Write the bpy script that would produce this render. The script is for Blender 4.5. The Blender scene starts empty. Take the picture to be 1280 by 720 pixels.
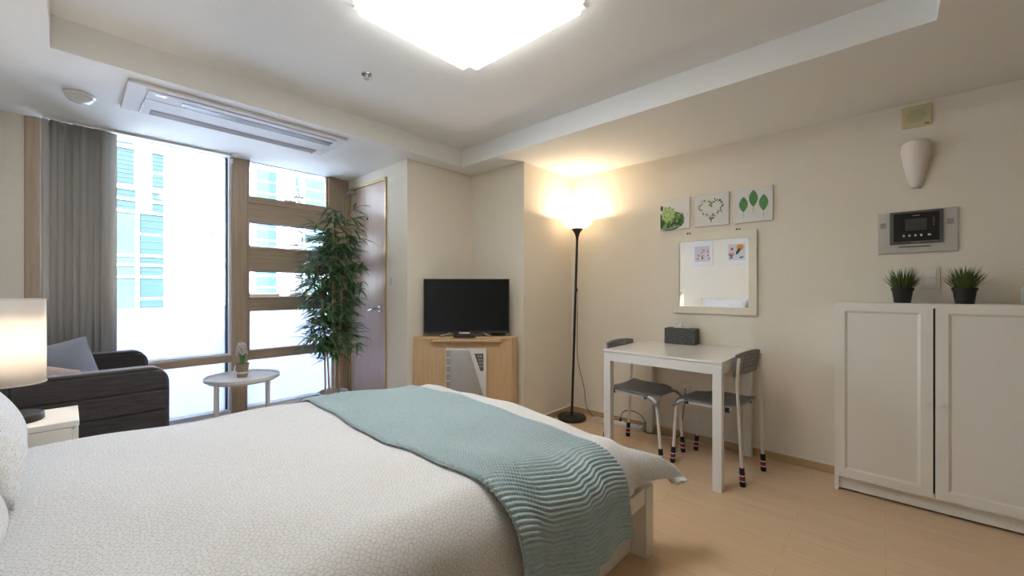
import bpy, bmesh, math, random
from mathutils import Vector, Matrix
PI = math.pi
random.seed(7)
C = bpy.context.scene.collection
R = math.radians
def sm(a, b, x):
    t = max(0.0, min(1.0, (x - a) / (b - a))); return t * t * (3 - 2 * t)

# ------------------------------------------------------------------ materials
def mat(name, col, rough=.5, metal=0, spec=.5, noise=0, nscale=40, bump=0, bscale=200, emit=None, estr=0, coat=0, sheen=0, trans=0):
    m = bpy.data.materials.new(name); m.use_nodes = True
    nt = m.node_tree; b = nt.nodes['Principled BSDF']
    b.inputs['Base Color'].default_value = (*col, 1)
    b.inputs['Roughness'].default_value = rough
    b.inputs['Metallic'].default_value = metal
    b.inputs['Specular IOR Level'].default_value = spec
    b.inputs['Coat Weight'].default_value = coat
    b.inputs['Sheen Weight'].default_value = sheen
    b.inputs['Transmission Weight'].default_value = trans
    if emit:
        b.inputs['Emission Color'].default_value = (*emit, 1); b.inputs['Emission Strength'].default_value = estr
    tc = nt.nodes.new('ShaderNodeTexCoord')
    if noise:
        n = nt.nodes.new('ShaderNodeTexNoise'); n.inputs['Scale'].default_value = nscale; n.inputs['Detail'].default_value = 4
        nt.links.new(tc.outputs['Object'], n.inputs['Vector'])
        mx = nt.nodes.new('ShaderNodeMix'); mx.data_type = 'RGBA'
        mx.inputs[6].default_value = (*[c * (1 - noise) for c in col], 1); mx.inputs[7].default_value = (*[min(1, c * (1 + noise)) for c in col], 1)
        nt.links.new(n.outputs['Fac'], mx.inputs[0]); nt.links.new(mx.outputs[2], b.inputs['Base Color'])
    if bump:
        n = nt.nodes.new('ShaderNodeTexNoise'); n.inputs['Scale'].default_value = bscale; n.inputs['Detail'].default_value = 3
        nt.links.new(tc.outputs['Object'], n.inputs['Vector'])
        bp = nt.nodes.new('ShaderNodeBump'); bp.inputs['Strength'].default_value = bump; bp.inputs['Distance'].default_value = .004
        nt.links.new(n.outputs['Fac'], bp.inputs['Height']); nt.links.new(bp.outputs['Normal'], b.inputs['Normal'])
    return m
def N(m, kind, **kw):
    n = m.node_tree.nodes.new(kind)
    for k, v in kw.items(): setattr(n, k, v)
    return n
def L(m, a, b): m.node_tree.links.new(a, b)
def ramp(m, pts, interp='LINEAR'):
    r = N(m, 'ShaderNodeValToRGB'); r.color_ramp.interpolation = interp
    e = r.color_ramp.elements
    while len(e) < len(pts): e.new(.5)
    for i, (p, c) in enumerate(pts): e[i].position = p; e[i].color = (*c, 1)
    return r
def bsdf(m): return m.node_tree.nodes['Principled BSDF']

def wood(name, c1, c2, axis='Z', scale=6, rough=.45):
    m = mat(name, c1, rough)
    tc = N(m, 'ShaderNodeTexCoord'); mp = N(m, 'ShaderNodeMapping')
    s = {'X': (.6, 14, 14), 'Y': (14, .6, 14), 'Z': (14, 14, .6)}[axis]
    mp.inputs['Scale'].default_value = s
    n = N(m, 'ShaderNodeTexNoise'); n.inputs['Scale'].default_value = scale; n.inputs['Detail'].default_value = 6; n.inputs['Distortion'].default_value = .4
    r = ramp(m, [(.35, c1), (.65, c2)])
    L(m, tc.outputs['Object'], mp.inputs['Vector']); L(m, mp.outputs[0], n.inputs['Vector']); L(m, n.outputs['Fac'], r.inputs[0]); L(m, r.outputs[0], bsdf(m).inputs['Base Color'])
    return m

WALL = mat('wallpaper', (.83, .765, .65), .85, spec=.2, noise=.03, nscale=60, bump=.25, bscale=160)
CEIL = mat('ceiling_paper', (.86, .85, .81), .9, spec=.2, noise=.02, nscale=50, bump=.15, bscale=180)
WHITE = mat('white_lacquer', (.80, .785, .74), .38, noise=.01)
WHITE_WOOD = mat('white_furniture', (.84, .805, .73), .45, noise=.015, nscale=20)
PLASTIC = mat('white_plastic', (.80, .79, .77), .35, noise=.01)
CREAM = mat('cream_frame', (.80, .75, .62), .5, noise=.03, nscale=90)
BLACK = mat('black_metal', (.012, .012, .013), .35, noise=.1)
BLACKP = mat('black_plastic', (.015, .016, .017), .4, noise=.1)
DARKGREY = mat('dark_grey_plastic', (.07, .072, .075), .4, noise=.05)
SILVER = mat('brushed_silver', (.62, .62, .63), .38, metal=.75, noise=.05, nscale=25)
CHROME = mat('chrome', (.6, .59, .57), .22, metal=1, noise=.03)
GREYSEAT = mat('grey_seat_plastic', (.235, .235, .24), .5, noise=.04, nscale=30)
LEGWHITE = mat('cream_tube', (.80, .77, .71), .4, noise=.02)
WINWOOD = wood('window_wood', (.40, .30, .205), (.48, .365, .26), 'X', 5)
WINWOODV = wood('window_wood_upright', (.40, .30, .205), (.48, .365, .26), 'Z', 5)
CABWOOD = wood('beech_veneer', (.60, .41, .22), (.67, .47, .27), 'Z', 5, .4)
DOORWOOD = wood('door_veneer', (.47, .335, .25), (.53, .39, .30), 'Z', 4, .42)
BASEW = wood('baseboard_wood', (.50, .33, .17), (.57, .39, .22), 'Y', 5, .4)
BRASS = mat('brass_trim', (.50, .38, .18), .35, metal=.6, noise=.05)
ALU = mat('aluminium_track', (.85, .86, .87), .4, noise=.03)
RUBBER = mat('rubber_gasket', (.11, .125, .165), .6, noise=.1)
TAUPE = mat('taupe_grille', (.40, .36, .34), .6, noise=.06)
MIRROR = mat('mirror_glass', (.90, .92, .93), .015, metal=1)
CANVAS = mat('white_canvas', (.78, .765, .73), .8, noise=.02, nscale=200)

def floor_mat():
    m = mat('laminate_floor', (.7, .5, .3), .33, spec=.45)
    tc = N(m, 'ShaderNodeTexCoord'); mp = N(m, 'ShaderNodeMapping'); mp.inputs['Rotation'].default_value = (0, 0, PI / 2)
    br = N(m, 'ShaderNodeTexBrick'); br.offset = .37; br.inputs['Scale'].default_value = 1
    br.inputs['Brick Width'].default_value = .9; br.inputs['Row Height'].default_value = .095; br.inputs['Mortar Size'].default_value = .0012
    br.inputs['Color1'].default_value = (.71, .505, .315, 1); br.inputs['Color2'].default_value = (.745, .54, .345, 1); br.inputs['Mortar'].default_value = (.57, .39, .24, 1)
    mp2 = N(m, 'ShaderNodeMapping'); mp2.inputs['Scale'].default_value = (40, 1.5, 1)
    n = N(m, 'ShaderNodeTexNoise'); n.inputs['Scale'].default_value = 2; n.inputs['Detail'].default_value = 5
    r = ramp(m, [(.3, (.93, .92, .9)), (.7, (1.05, 1.05, 1.05))])
    mx = N(m, 'ShaderNodeMix', data_type='RGBA', blend_type='MULTIPLY'); mx.inputs[0].default_value = 1
    L(m, tc.outputs['Object'], mp.inputs[0]); L(m, mp.outputs[0], br.inputs['Vector']); L(m, tc.outputs['Object'], mp2.inputs[0]); L(m, mp2.outputs[0], n.inputs['Vector'])
    L(m, n.outputs['Fac'], r.inputs[0]); L(m, br.outputs['Color'], mx.inputs[6]); L(m, r.outputs[0], mx.inputs[7]); L(m, mx.outputs[2], bsdf(m).inputs['Base Color'])
    return m
FLOOR = floor_mat()

def ring_fabric(name, base, line, scale=62, coord='UV'):
    m = mat(name, base, .9, spec=.15, sheen=.15)
    tc = N(m, 'ShaderNodeTexCoord'); v = N(m, 'ShaderNodeTexVoronoi', feature='DISTANCE_TO_EDGE'); v.inputs['Scale'].default_value = scale
    v.feature = 'F1'; v.voronoi_dimensions = '2D' if coord == 'UV' else '3D'; v.inputs['Randomness'].default_value = .42
    r = ramp(m, [(0, base), (.335, base), (.375, line), (.415, line), (.455, base)])
    L(m, tc.outputs[coord], v.inputs['Vector']); L(m, v.outputs['Distance'], r.inputs[0]); L(m, r.outputs[0], bsdf(m).inputs['Base Color'])
    n = N(m, 'ShaderNodeTexNoise'); n.inputs['Scale'].default_value = 25; n.inputs['Detail'].default_value = 4
    bp = N(m, 'ShaderNodeBump'); bp.inputs['Strength'].default_value = .2; bp.inputs['Distance'].default_value = .004
    L(m, tc.outputs[coord], n.inputs['Vector']); L(m, n.outputs['Fac'], bp.inputs['Height']); L(m, bp.outputs[0], bsdf(m).inputs['Normal'])
    return m
DUVET = ring_fabric('pebble_print_cotton', (.74, .745, .745), (.53, .49, .43))
PILLOWCASE = ring_fabric('pillow_pebble_cotton', (.78, .79, .80), (.58, .54, .48), 62, 'Object')

def knit_mat():
    m = mat('knitted_wool', (.33, .46, .475), .95, spec=.1, sheen=.25)
    tc = N(m, 'ShaderNodeTexCoord'); mp = N(m, 'ShaderNodeMapping'); mp.inputs['Scale'].default_value = (1, 1, 1)
    w = N(m, 'ShaderNodeTexWave', wave_type='BANDS', bands_direction='X'); w.inputs['Scale'].default_value = 38; w.inputs['Distortion'].default_value = .6; w.inputs['Detail Scale'].default_value = 30
    bp = N(m, 'ShaderNodeBump'); bp.inputs['Strength'].default_value = .5; bp.inputs['Distance'].default_value = .003
    n = N(m, 'ShaderNodeTexNoise'); n.inputs['Scale'].default_value = 90
    r = ramp(m, [(.3, (.40, .525, .555)), (.7, (.49, .615, .645))])
    L(m, tc.outputs['UV'], w.inputs['Vector']); L(m, w.outputs['Fac'], bp.inputs['Height']); L(m, bp.outputs[0], bsdf(m).inputs['Normal'])
    L(m, tc.outputs['UV'], n.inputs['Vector']); L(m, n.outputs['Fac'], r.inputs[0]); L(m, r.outputs[0], bsdf(m).inputs['Base Color'])
    return m
KNIT = knit_mat()

def sofa_mat():
    m = mat('charcoal_fabric', (.035, .033, .036), .8, spec=.25, sheen=.4)
    tc = N(m, 'ShaderNodeTexCoord'); sx = N(m, 'ShaderNodeSeparateXYZ'); L(m, tc.outputs['Object'], sx.inputs[0])
    mu = N(m, 'ShaderNodeMath', operation='MULTIPLY'); mu.inputs[1].default_value = 1 / .105; L(m, sx.outputs['Z'], mu.inputs[0])
    fr = N(m, 'ShaderNodeMath', operation='PINGPONG'); fr.inputs[1].default_value = .5; L(m, mu.outputs[0], fr.inputs[0])
    r = ramp(m, [(0, (0, 0, 0)), (.09, (1, 1, 1))])
    L(m, fr.outputs[0], r.inputs[0])
    n = N(m, 'ShaderNodeTexNoise'); n.inputs['Scale'].default_value = 12; mp = N(m, 'ShaderNodeMapping'); mp.inputs['Scale'].default_value = (1, 1, 6)
    L(m, tc.outputs['Object'], mp.inputs[0]); L(m, mp.outputs[0], n.inputs['Vector'])
    ad = N(m, 'ShaderNodeMath', operation='MULTIPLY_ADD'); ad.inputs[1].default_value = .4; L(m, n.outputs['Fac'], ad.inputs[0]); L(m, r.outputs[0], ad.inputs[2])
    bp = N(m, 'ShaderNodeBump'); bp.inputs['Strength'].default_value = .8; bp.inputs['Distance'].default_value = .012
    L(m, ad.outputs[0], bp.inputs['Height']); L(m, bp.outputs[0], bsdf(m).inputs['Normal'])
    r2 = ramp(m, [(.3, (.045, .041, .044)), (.7, (.062, .056, .058))]); L(m, n.outputs['Fac'], r2.inputs[0]); L(m, r2.outputs[0], bsdf(m).inputs['Base Color'])
    return m
SOFA = sofa_mat()

def glass_mat(name, tint=(1, 1, 1), haze=0.0, hazecol=(.9, .93, .98)):
    m = bpy.data.materials.new(name); m.use_nodes = True; nt = m.node_tree
    nt.nodes.remove(bsdf(m)); out = nt.nodes['Material Output']
    t = N(m, 'ShaderNodeBsdfTransparent'); t.inputs[0].default_value = (*tint, 1)
    g = N(m, 'ShaderNodeBsdfGlossy'); g.inputs['Roughness'].default_value = .02
    fz = N(m, 'ShaderNodeFresnel'); fz.inputs[0].default_value = 1.35
    mx = N(m, 'ShaderNodeMixShader'); L(m, fz.outputs[0], mx.inputs[0]); L(m, t.outputs[0], mx.inputs[1]); L(m, g.outputs[0], mx.inputs[2])
    last = mx
    if haze:
        tr = N(m, 'ShaderNodeBsdfTranslucent'); tr.inputs[0].default_value = (*hazecol, 1)
        m2 = N(m, 'ShaderNodeMixShader')
        n = N(m, 'ShaderNodeTexNoise'); n.inputs['Scale'].default_value = 1.5
        rr = ramp(m, [(0, (haze - .05,) * 3), (1, (min(1, haze + .05),) * 3)]); L(m, n.outputs['Fac'], rr.inputs[0]); L(m, rr.outputs[0], m2.inputs[0])
        L(m, mx.outputs[0], m2.inputs[1]); L(m, tr.outputs[0], m2.inputs[2]); last = m2
    L(m, last.outputs[0], out.inputs[0])
    return m
GLASS = glass_mat('window_glass', (.96, .98, .98))
FROST = glass_mat('frosted_film_glass', (.95, .98, .98), .88, (.37, .38, .425))

def shade_mat(name, col, tr=.6):
    m = bpy.data.materials.new(name); m.use_nodes = True; nt = m.node_tree
    nt.nodes.remove(bsdf(m)); out = nt.nodes['Material Output']
    d = N(m, 'ShaderNodeBsdfDiffuse'); d.inputs[0].default_value = (*col, 1)
    t = N(m, 'ShaderNodeBsdfTranslucent'); t.inputs[0].default_value = (*col, 1)
    n = N(m, 'ShaderNodeTexNoise'); n.inputs['Scale'].default_value = 200
    rr = ramp(m, [(0, (tr - .04,) * 3), (1, (tr + .04,) * 3)]); L(m, n.outputs['Fac'], rr.inputs[0])
    mx = N(m, 'ShaderNodeMixShader'); L(m, rr.outputs[0], mx.inputs[0]); L(m, d.outputs[0], mx.inputs[1]); L(m, t.outputs[0], mx.inputs[2])
    L(m, mx.outputs[0], out.inputs[0]); return m

# ------------------------------------------------------------------ mesh building
MW = {}
class MB:
    def __init__(s): s.bm = bmesh.new(); s.uv = None
    def box(s, x0, x1, y0, y1, z0, z1):
        v = [s.bm.verts.new(p) for p in [(x0,y0,z0),(x1,y0,z0),(x1,y1,z0),(x0,y1,z0),(x0,y0,z1),(x1,y0,z1),(x1,y1,z1),(x0,y1,z1)]]
        for f in [(0,3,2,1),(4,5,6,7),(0,1,5,4),(1,2,6,5),(2,3,7,6),(3,0,4,7)]: s.bm.faces.new([v[i] for i in f])
        return s
    def prism(s, poly, h0, h1, axis='z'):
        def p3(p, h):
            return {'z': (p[0], p[1], h), 'y': (p[0], h, p[1]), 'x': (h, p[0], p[1])}[axis]
        a = [s.bm.verts.new(p3(p, h0)) for p in poly]; b = [s.bm.verts.new(p3(p, h1)) for p in poly]
        s.bm.faces.new(a[::-1]); s.bm.faces.new(b)
        n = len(poly)
        for i in range(n): s.bm.faces.new([a[i], a[(i+1) % n], b[(i+1) % n], b[i]])
        return s
    def tube(s, pts, rad, n=10, cap=True):
        pts = [Vector(p) for p in pts]
        if not isinstance(rad, (list, tuple)): rad = [rad] * len(pts)
        rings = []; prev = None
        for i, p in enumerate(pts):
            d = (pts[min(i+1, len(pts)-1)] - pts[max(i-1, 0)]).normalized()
            if prev is None:
                u = d.cross(Vector((0, 0, 1)) if abs(d.z) < .9 else Vector((1, 0, 0))).normalized()
            else: u = (prev - d * prev.dot(d)).normalized()
            prev = u; w = d.cross(u)
            rings.append([s.bm.verts.new(p + (u * math.cos(2*PI*k/n) + w * math.sin(2*PI*k/n)) * rad[i]) for k in range(n)])
        for a, b in zip(rings, rings[1:]):
            for k in range(n): s.bm.faces.new([a[k], a[(k+1) % n], b[(k+1) % n], b[k]])
        if cap: s.bm.faces.new(rings[0][::-1]); s.bm.faces.new(rings[-1])
        return s
    def lathe(s, prof, c=(0, 0, 0), n=32, cap0=False, cap1=False):
        rings = []
        for r, z in prof:
            rings.append([s.bm.verts.new((c[0] + r * math.cos(2*PI*k/n), c[1] + r * math.sin(2*PI*k/n), c[2] + z)) for k in range(n)])
        for a, b in zip(rings, rings[1:]):
            for k in range(n): s.bm.faces.new([a[k], a[(k+1) % n], b[(k+1) % n], b[k]])
        if cap0: s.bm.faces.new(rings[0][::-1])
        if cap1: s.bm.faces.new(rings[-1])
        return s
    def grid(s, f, nu, nv, keep=None, uvf=None):
        if s.uv is None: s.uv = s.bm.loops.layers.uv.new('UVMap')
        vs = [[s.bm.verts.new(f(i / nu, j / nv)) for j in range(nv + 1)] for i in range(nu + 1)]
        for i in range(nu):
            for j in range(nv):
                if keep and not keep(i, j): continue
                fc = s.bm.faces.new([vs[i][j], vs[i+1][j], vs[i+1][j+1], vs[i][j+1]])
                for lp, (a, b) in zip(fc.loops, [(i, j), (i+1, j), (i+1, j+1), (i, j+1)]):
                    lp[s.uv].uv = uvf(a / nu, b / nv) if uvf else (a / nu, b / nv)
        return s
    def poly(s, pts):
        s.bm.faces.new([s.bm.verts.new(p) for p in pts]); return s
    def ball(s, c, r, seg=16, sc=(1, 1, 1)):
        bmesh.ops.create_uvsphere(s.bm, u_segments=seg, v_segments=seg // 2 + 2, radius=r, matrix=Matrix.Translation(c) @ Matrix.Diagonal((*sc, 1)))
        return s
    def xf(s, M): bmesh.ops.transform(s.bm, matrix=M, verts=s.bm.verts); return s
def obj(name, mb, m, parent=None, world=False, smooth=False, bevel=0, solid=0, subsurf=0, offset=-1, label=None, fixn=True):
    if world and parent is not None: mb.xf(MW[parent.name].inverted())
    if fixn: bmesh.ops.recalc_face_normals(mb.bm, faces=mb.bm.faces)
    if smooth:
        for f in mb.bm.faces: f.smooth = True
        if smooth == 'auto':
            for e in mb.bm.edges:
                if len(e.link_faces) == 2 and e.calc_face_angle(0) > R(38): e.smooth = False
    me = bpy.data.meshes.new(name); mb.bm.to_mesh(me); mb.bm.free()
    me.materials.append(m)
    o = bpy.data.objects.new(name, me); C.objects.link(o)
    if parent is not None: o.parent = parent; MW[o.name] = MW[parent.name]
    else: MW[o.name] = Matrix()
    if solid:
        md = o.modifiers.new('solid', 'SOLIDIFY'); md.thickness = solid; md.offset = offset
    if bevel:
        md = o.modifiers.new('bevel', 'BEVEL'); md.width = bevel; md.segments = 2; md.limit_method = 'ANGLE'; md.angle_limit = R(40)
    if subsurf:
        md = o.modifiers.new('sub', 'SUBSURF'); md.levels = subsurf; md.render_levels = subsurf
    if label: o['label'] = label
    return o
def tag(o, label, cat, group=None, kind=None):
    o['label'] = label; o['category'] = cat
    if group: o['group'] = group
    if kind: o['kind'] = kind
    return o
def thing(name, label, cat, loc=(0, 0, 0), rz=0, group=None, kind=None):
    o = bpy.data.objects.new(name, None); C.objects.link(o); o.location = loc; o.rotation_euler = (0, 0, rz)
    o.empty_display_size = .1
    MW[o.name] = Matrix.Translation(loc) @ Matrix.Rotation(rz, 4, 'Z')
    return tag(o, label, cat, group, kind)
def struct(name, mb, m, **k):
    o = obj(name, mb, m, **k)
    if o.parent is None: o['kind'] = 'structure'
    return o
def copy_tree(o, parent=None):
    c = o.copy(); C.objects.link(c)
    if parent is not None: c.parent = parent
    for ch in list(o.children): copy_tree(ch, c)
    return c

# ------------------------------------------------------------------ room dimensions
XR, XL, YB, YW, XD = 3.236, -.455, -2.3, 3.84, 1.85
YC, XN, YN = 2.2, 2.545, 2.84          # lamp corner wall, niche side wall, niche rear wall
ZS, ZT = 2.205, 2.352                  # soffit and tray heights

struct('floor', MB().box(XL - .1, XR + .1, YB - .1, YW + .12, -.1, 0), FLOOR)
cl = MB()
tx0, tx1, ty0, ty1 = -.05, 2.30, -.147, 2.685
cl.box(XL - .1, XR + .1, ty1, YW + .16, ZS, 2.55); cl.box(XL - .1, XR + .1, YB - .1, ty0, ZS, 2.55)
cl.box(XL - .1, tx0, ty0, ty1, ZS, 2.55); cl.box(tx1, XR + .1, ty0, ty1, ZS, 2.55); cl.box(tx0, tx1, ty0, ty1, ZT, 2.55)
struct('ceiling', cl, CEIL)
struct('wall_right', MB().box(XR, XR + .1, YB, YC + .1, 0, ZS), WALL)
struct('wall_left', MB().box(XL - .1, XL, YB, YW, 0, ZS), WALL)
struct('wall_back', MB().box(XL - .1, XR + .1, YB - .1, YB, 0, ZS), WALL)
struct('wall_corner', MB().box(XN, XR, YC, YC + .1, 0, ZS), WALL)
struct('wall_niche_side', MB().box(XN, XN + .1, YC + .1, YN + .1, 0, ZS), WALL)
struct('wall_niche_rear', MB().box(XD, XN, YN, YN + .1, 0, ZS), WALL)
struct('wall_door', MB().box(XD, XD + .1, YN + .1, YW + .14, 0, ZS), WALL)
struct('wall_window', MB().box(XL - .1, -.175, YW, YW + .14, 0, ZS), WALL)
def baseboard(name, x0, x1, y0, y1):
    b = struct(name, MB().box(x0, x1, y0, y1, 0, .052), BASEW, bevel=.002)
    obj('baseboard_bead', MB().box(x0 - (.0 if x1 - x0 > .1 else .002), x1, y0 - (.002 if x1 - x0 > .1 else 0), y1, .052, .058), CREAM, b)
baseboard('baseboard_right', XR - .011, XR, YB, YC - .011)
baseboard('baseboard_corner', XN + .0, XR - .011, YC - .011, YC)
baseboard('baseboard_left', XL, XL + .011, YB, YW)
baseboard('baseboard_niche', XD + .011, XN, YN - .011, YN)

# ------------------------------------------------------------------ window
W = bpy.data.objects.new('window_1', None); C.objects.link(W); W.location = (.84, YW, 0); W['kind'] = 'structure'
tag(W, 'tall wood framed window wall with a wide fixed pane and awning panes', 'window', kind='structure')
MW['window_1'] = Matrix.Translation((.84, YW, 0))
Yf, Yb = YW - .005, YW + .12
for x0, x1, y0, z0 in ((-.175, -.11, Yf, .148), (.885, .995, Yf, .148), (1.72, XD, Yf + .012, 0)):
    obj('window_post', MB().box(x0, x1, y0, Yb, z0, ZS), WINWOODV, W, world=True, bevel=.004)
obj('window_stile', MB().box(1.665, 1.72, Yf + .004, YW + .05, 1.06, ZS), WINWOODV, W, world=True, bevel=.003)
for x0, x1, z0, z1 in ((-.11, .885, .572, .625), (.995, 1.72, .572, .640), (.995, 1.72, .985, 1.075), (.995, 1.665, 1.315, 1.487), (.995, 1.665, 1.72, 1.862)):
    obj('window_transom', MB().box(x0, x1, Yf + .002, YW + .055, z0, z1), WINWOOD, W, world=True, bevel=.004)
obj('window_sill', MB().box(XL, XD, Yf - .03, Yb, 0, .148), WINWOOD, W, world=True, bevel=.004)
for x0, x1, y0, z0, z1 in ((-.11, .885, Yf + .01, .148, .192), (.995, 1.72, Yf + .01, .148, .19), (-.11, .885, Yf + .03, .625, .640), (.87, .885, Yf + .02, .192, ZS), (-.11, -.085, Yf + .02, .192, ZS)):
    obj('window_track', MB().box(x0, x1, y0, Yb, z0, z1), ALU, W, world=True, bevel=.002)
obj('track_step', MB().box(-.11, 1.72, Yf - .012, Yf + .01, .148, .162), ALU, W, world=True, bevel=.002)
for z0, z1 in ((.192, .572), (.64, ZS)): obj('gasket_or_gap_shade', MB().box(.856, .87, YW + .05, YW + .09, z0, z1), RUBBER, W, world=True)
for z0, z1, x1 in ((1.862, ZS, 1.665), (1.487, 1.72, 1.665), (1.075, 1.315, 1.665), (.64, .985, 1.72)):
    bd = MB(); y0_, y1_ = Yf - .004, Yf + .03
    bd.box(.995, 1.009, y0_, y1_, z0, z1).box(1.009, x1 - .012, y0_, y1_, z0, z0 + .014).box(x1 - .012, x1, y0_, y1_, z0, z1)
    if z1 < ZS: bd.box(1.009, x1 - .012, y0_, y1_, z1 - .012, z1)
    obj('glazing_bead', bd, WINWOOD, W, world=True, bevel=.002)
def pane(x0, x1, z0, z1, m, y=YW + .07, film=None):
    obj('window_pane', MB().box(x0, x1, y, y + .008, z0, z1), m, W, world=True)
pane(-.085, .87, 1.02, ZS, GLASS); pane(-.085, .87, .64, 1.02, FROST); pane(-.085, .87, .192, .572, FROST)
pane(.995, 1.72, .64, .985, FROST); pane(.995, 1.72, .19, .572, FROST)
def sash(z0, z1, ang, y0=YW + .058, w=.05):
    """awning sash hinged along its top edge, swung outwards by ang"""
    x0, x1 = (.998, 1.70) if ang else (.998, 1.664)
    M = Matrix.Translation((0, y0, z1)) @ Matrix.Rotation(ang, 4, 'X')
    h = z1 - z0; t = .035; ws = .012 if ang else .010; wr = .045 if ang else .03
    b = MB()
    b.box(x0, x1, 0, t, -.02, 0); b.box(x0, x1, 0, t, -h, -h + w)
    b.box(x0, x0 + ws, 0, t, -h + w, -.02); b.box(x1 - wr, x1, 0, t, -h + w, -.02)
    b.xf(M); s = obj('window_sash', b, WINWOOD, W, world=True, bevel=.003)
    g = MB().box(x0 + ws, x1 - wr, .012, .018, -h + w, -.02); g.xf(M); obj('window_pane', g, GLASS, s, world=True)
    hn = MB()
    hn.box(1.27, 1.36, -.02, 0, -h + w - .012, -h + w + .008)
    hn.tube([(1.315, -.015, -h + w), (1.315, -.02, -h + w + .04), (1.42, -.028, -h + w + .045)], .0065, 8)
    hn.xf(M); obj('window_handle', hn, CHROME, s, world=True, smooth='auto')
    if ang:
        obj('stay_arm', MB().tube([(1.655, y0 - .002, z1 - .14), (1.66, y0 + .12, z0 + .06)], .006, 6), RUBBER, W, world=True)
        obj('gasket_or_gap_shade', MB().box(.998, 1.664, YW + .02, YW + .05, z1 - .034, z1 - .014), RUBBER, W, world=True)  # dark rubber-coloured strip stands in for the shaded gap above the open sash
sash(1.862, ZS + .02, 0, YW + .012, .06)
sash(1.455, 1.735, R(20))
sash(1.043, 1.33, R(20))

# vertical blind bunched at the left of the window
BLIND = mat('blind_fabric', (.40, .37, .335), .85, noise=.06, nscale=35, bump=.3, bscale=120)
def slat_mat():
    m = mat('blind_slat_fabric', (.42, .385, .35), .85)
    tc = N(m, 'ShaderNodeTexCoord'); mp = N(m, 'ShaderNodeMapping'); mp.inputs['Scale'].default_value = (140, 140, .5)
    n = N(m, 'ShaderNodeTexNoise'); n.inputs['Scale'].default_value = 1.2; n.inputs['Detail'].default_value = 3
    r = ramp(m, [(.3, (.42, .395, .355)), (.7, (.55, .52, .475))])
    L(m, tc.outputs['Object'], mp.inputs[0]); L(m, mp.outputs[0], n.inputs[0]); L(m, n.outputs['Fac'], r.inputs[0])
    t = N(m, 'ShaderNodeBsdfTranslucent'); t.inputs[0].default_value = (.7, .65, .58, 1); mx = N(m, 'ShaderNodeMixShader'); mx.inputs[0].default_value = .3
    L(m, r.outputs[0], bsdf(m).inputs['Base Color']); L(m, bsdf(m).outputs[0], mx.inputs[1]); L(m, t.outputs[0], mx.inputs[2]); L(m, mx.outputs[0], m.node_tree.nodes['Material Output'].inputs[0])
    return m
SLAT = slat_mat()
B = thing('vertical_blind', 'beige vertical fabric blind bunched at one end of the window behind the sofa', 'blind', (.05, 3.77, .25))
obj('head_rail', MB().box(-.10, .87, 3.755, 3.785, 2.188, ZS), WHITE, B, world=True, bevel=.002)
for i in range(9):
    x = -.065 + i * .0315; a = R(24 + 9 * math.sin(i * 1.9)); w = .044
    def f(u, v, x=x, a=a, w=w):
        d = (u - .5) * 2 * w; bow = .006 * (1 - (2*u - 1) ** 2)
        return (x + d * math.cos(a) + bow * math.sin(a), 3.768 + d * math.sin(a) - bow * math.cos(a), .26 + v * 1.925)
    obj('slat', MB().grid(f, 6, 1), SLAT, B, world=True, smooth=True, solid=.0012)
obj('rail_clip', MB().box(.856, .872, 3.745, 3.75, 2.13, ZS).box(.856, .872, 3.72, 3.75, 2.175, ZS), CHROME, B, world=True)

# ------------------------------------------------------------------ door in the side wall by the window
D = bpy.data.objects.new('door_1', None); C.objects.link(D); D.location = (XD, 3.48, 0)
tag(D, 'pinkish wood veneer door behind the tall bamboo plant', 'door', kind='structure'); MW['door_1'] = Matrix.Translation((XD, 3.48, 0))
obj('door_frame', MB().box(XD - .014, XD, 3.15, 3.165, 0, 2.115).box(XD - .014, XD, 3.80, 3.815, 0, 2.115).box(XD - .014, XD, 3.165, 3.80, 2.095, 2.115), BRASS, D, world=True, bevel=.002)
obj('door_leaf', MB().box(XD - .006, XD, 3.168, 3.79, .01, 2.092), DOORWOOD, D, world=True, bevel=.002)
obj('door_closer', MB().box(XD - .05, XD - .006, 3.70, 3.80, 2.055, 2.08).tube([(XD - .03, 3.72, 2.085), (XD - .05, 3.62, 2.089)], .006, 6), SILVER, D, world=True, bevel=.002)
obj('peephole', MB().tube([(XD - .006, 3.47, 1.79), (XD - .012, 3.47, 1.79)], .009, 12), BLACK, D, world=True)
h = MB(); h.tube([(XD - .006, 3.25, .985), (XD - .016, 3.25, .985)], .027, 20); h.tube([(XD - .01, 3.25, .985), (XD - .05, 3.25, .985), (XD - .055, 3.26, .983), (XD - .055, 3.37, .965)], .009, 10)
obj('door_handle', h, CHROME, D, world=True, smooth='auto')
sw = thing('door_switch', 'slim white rocker switch on the wall beside the wood veneer door', 'switch', (XD - .009, 3.065, 1.17))
obj('plate', MB().box(XD - .009, XD, 3.04, 3.09, 1.175, 1.265), PLASTIC, sw, world=True, bevel=.003)
obj('rocker', MB().box(XD - .013, XD - .009, 3.055, 3.076, 1.185, 1.255), mat('switch_grey', (.55, .55, .56), .4, noise=.02), sw, world=True, bevel=.002)

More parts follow.
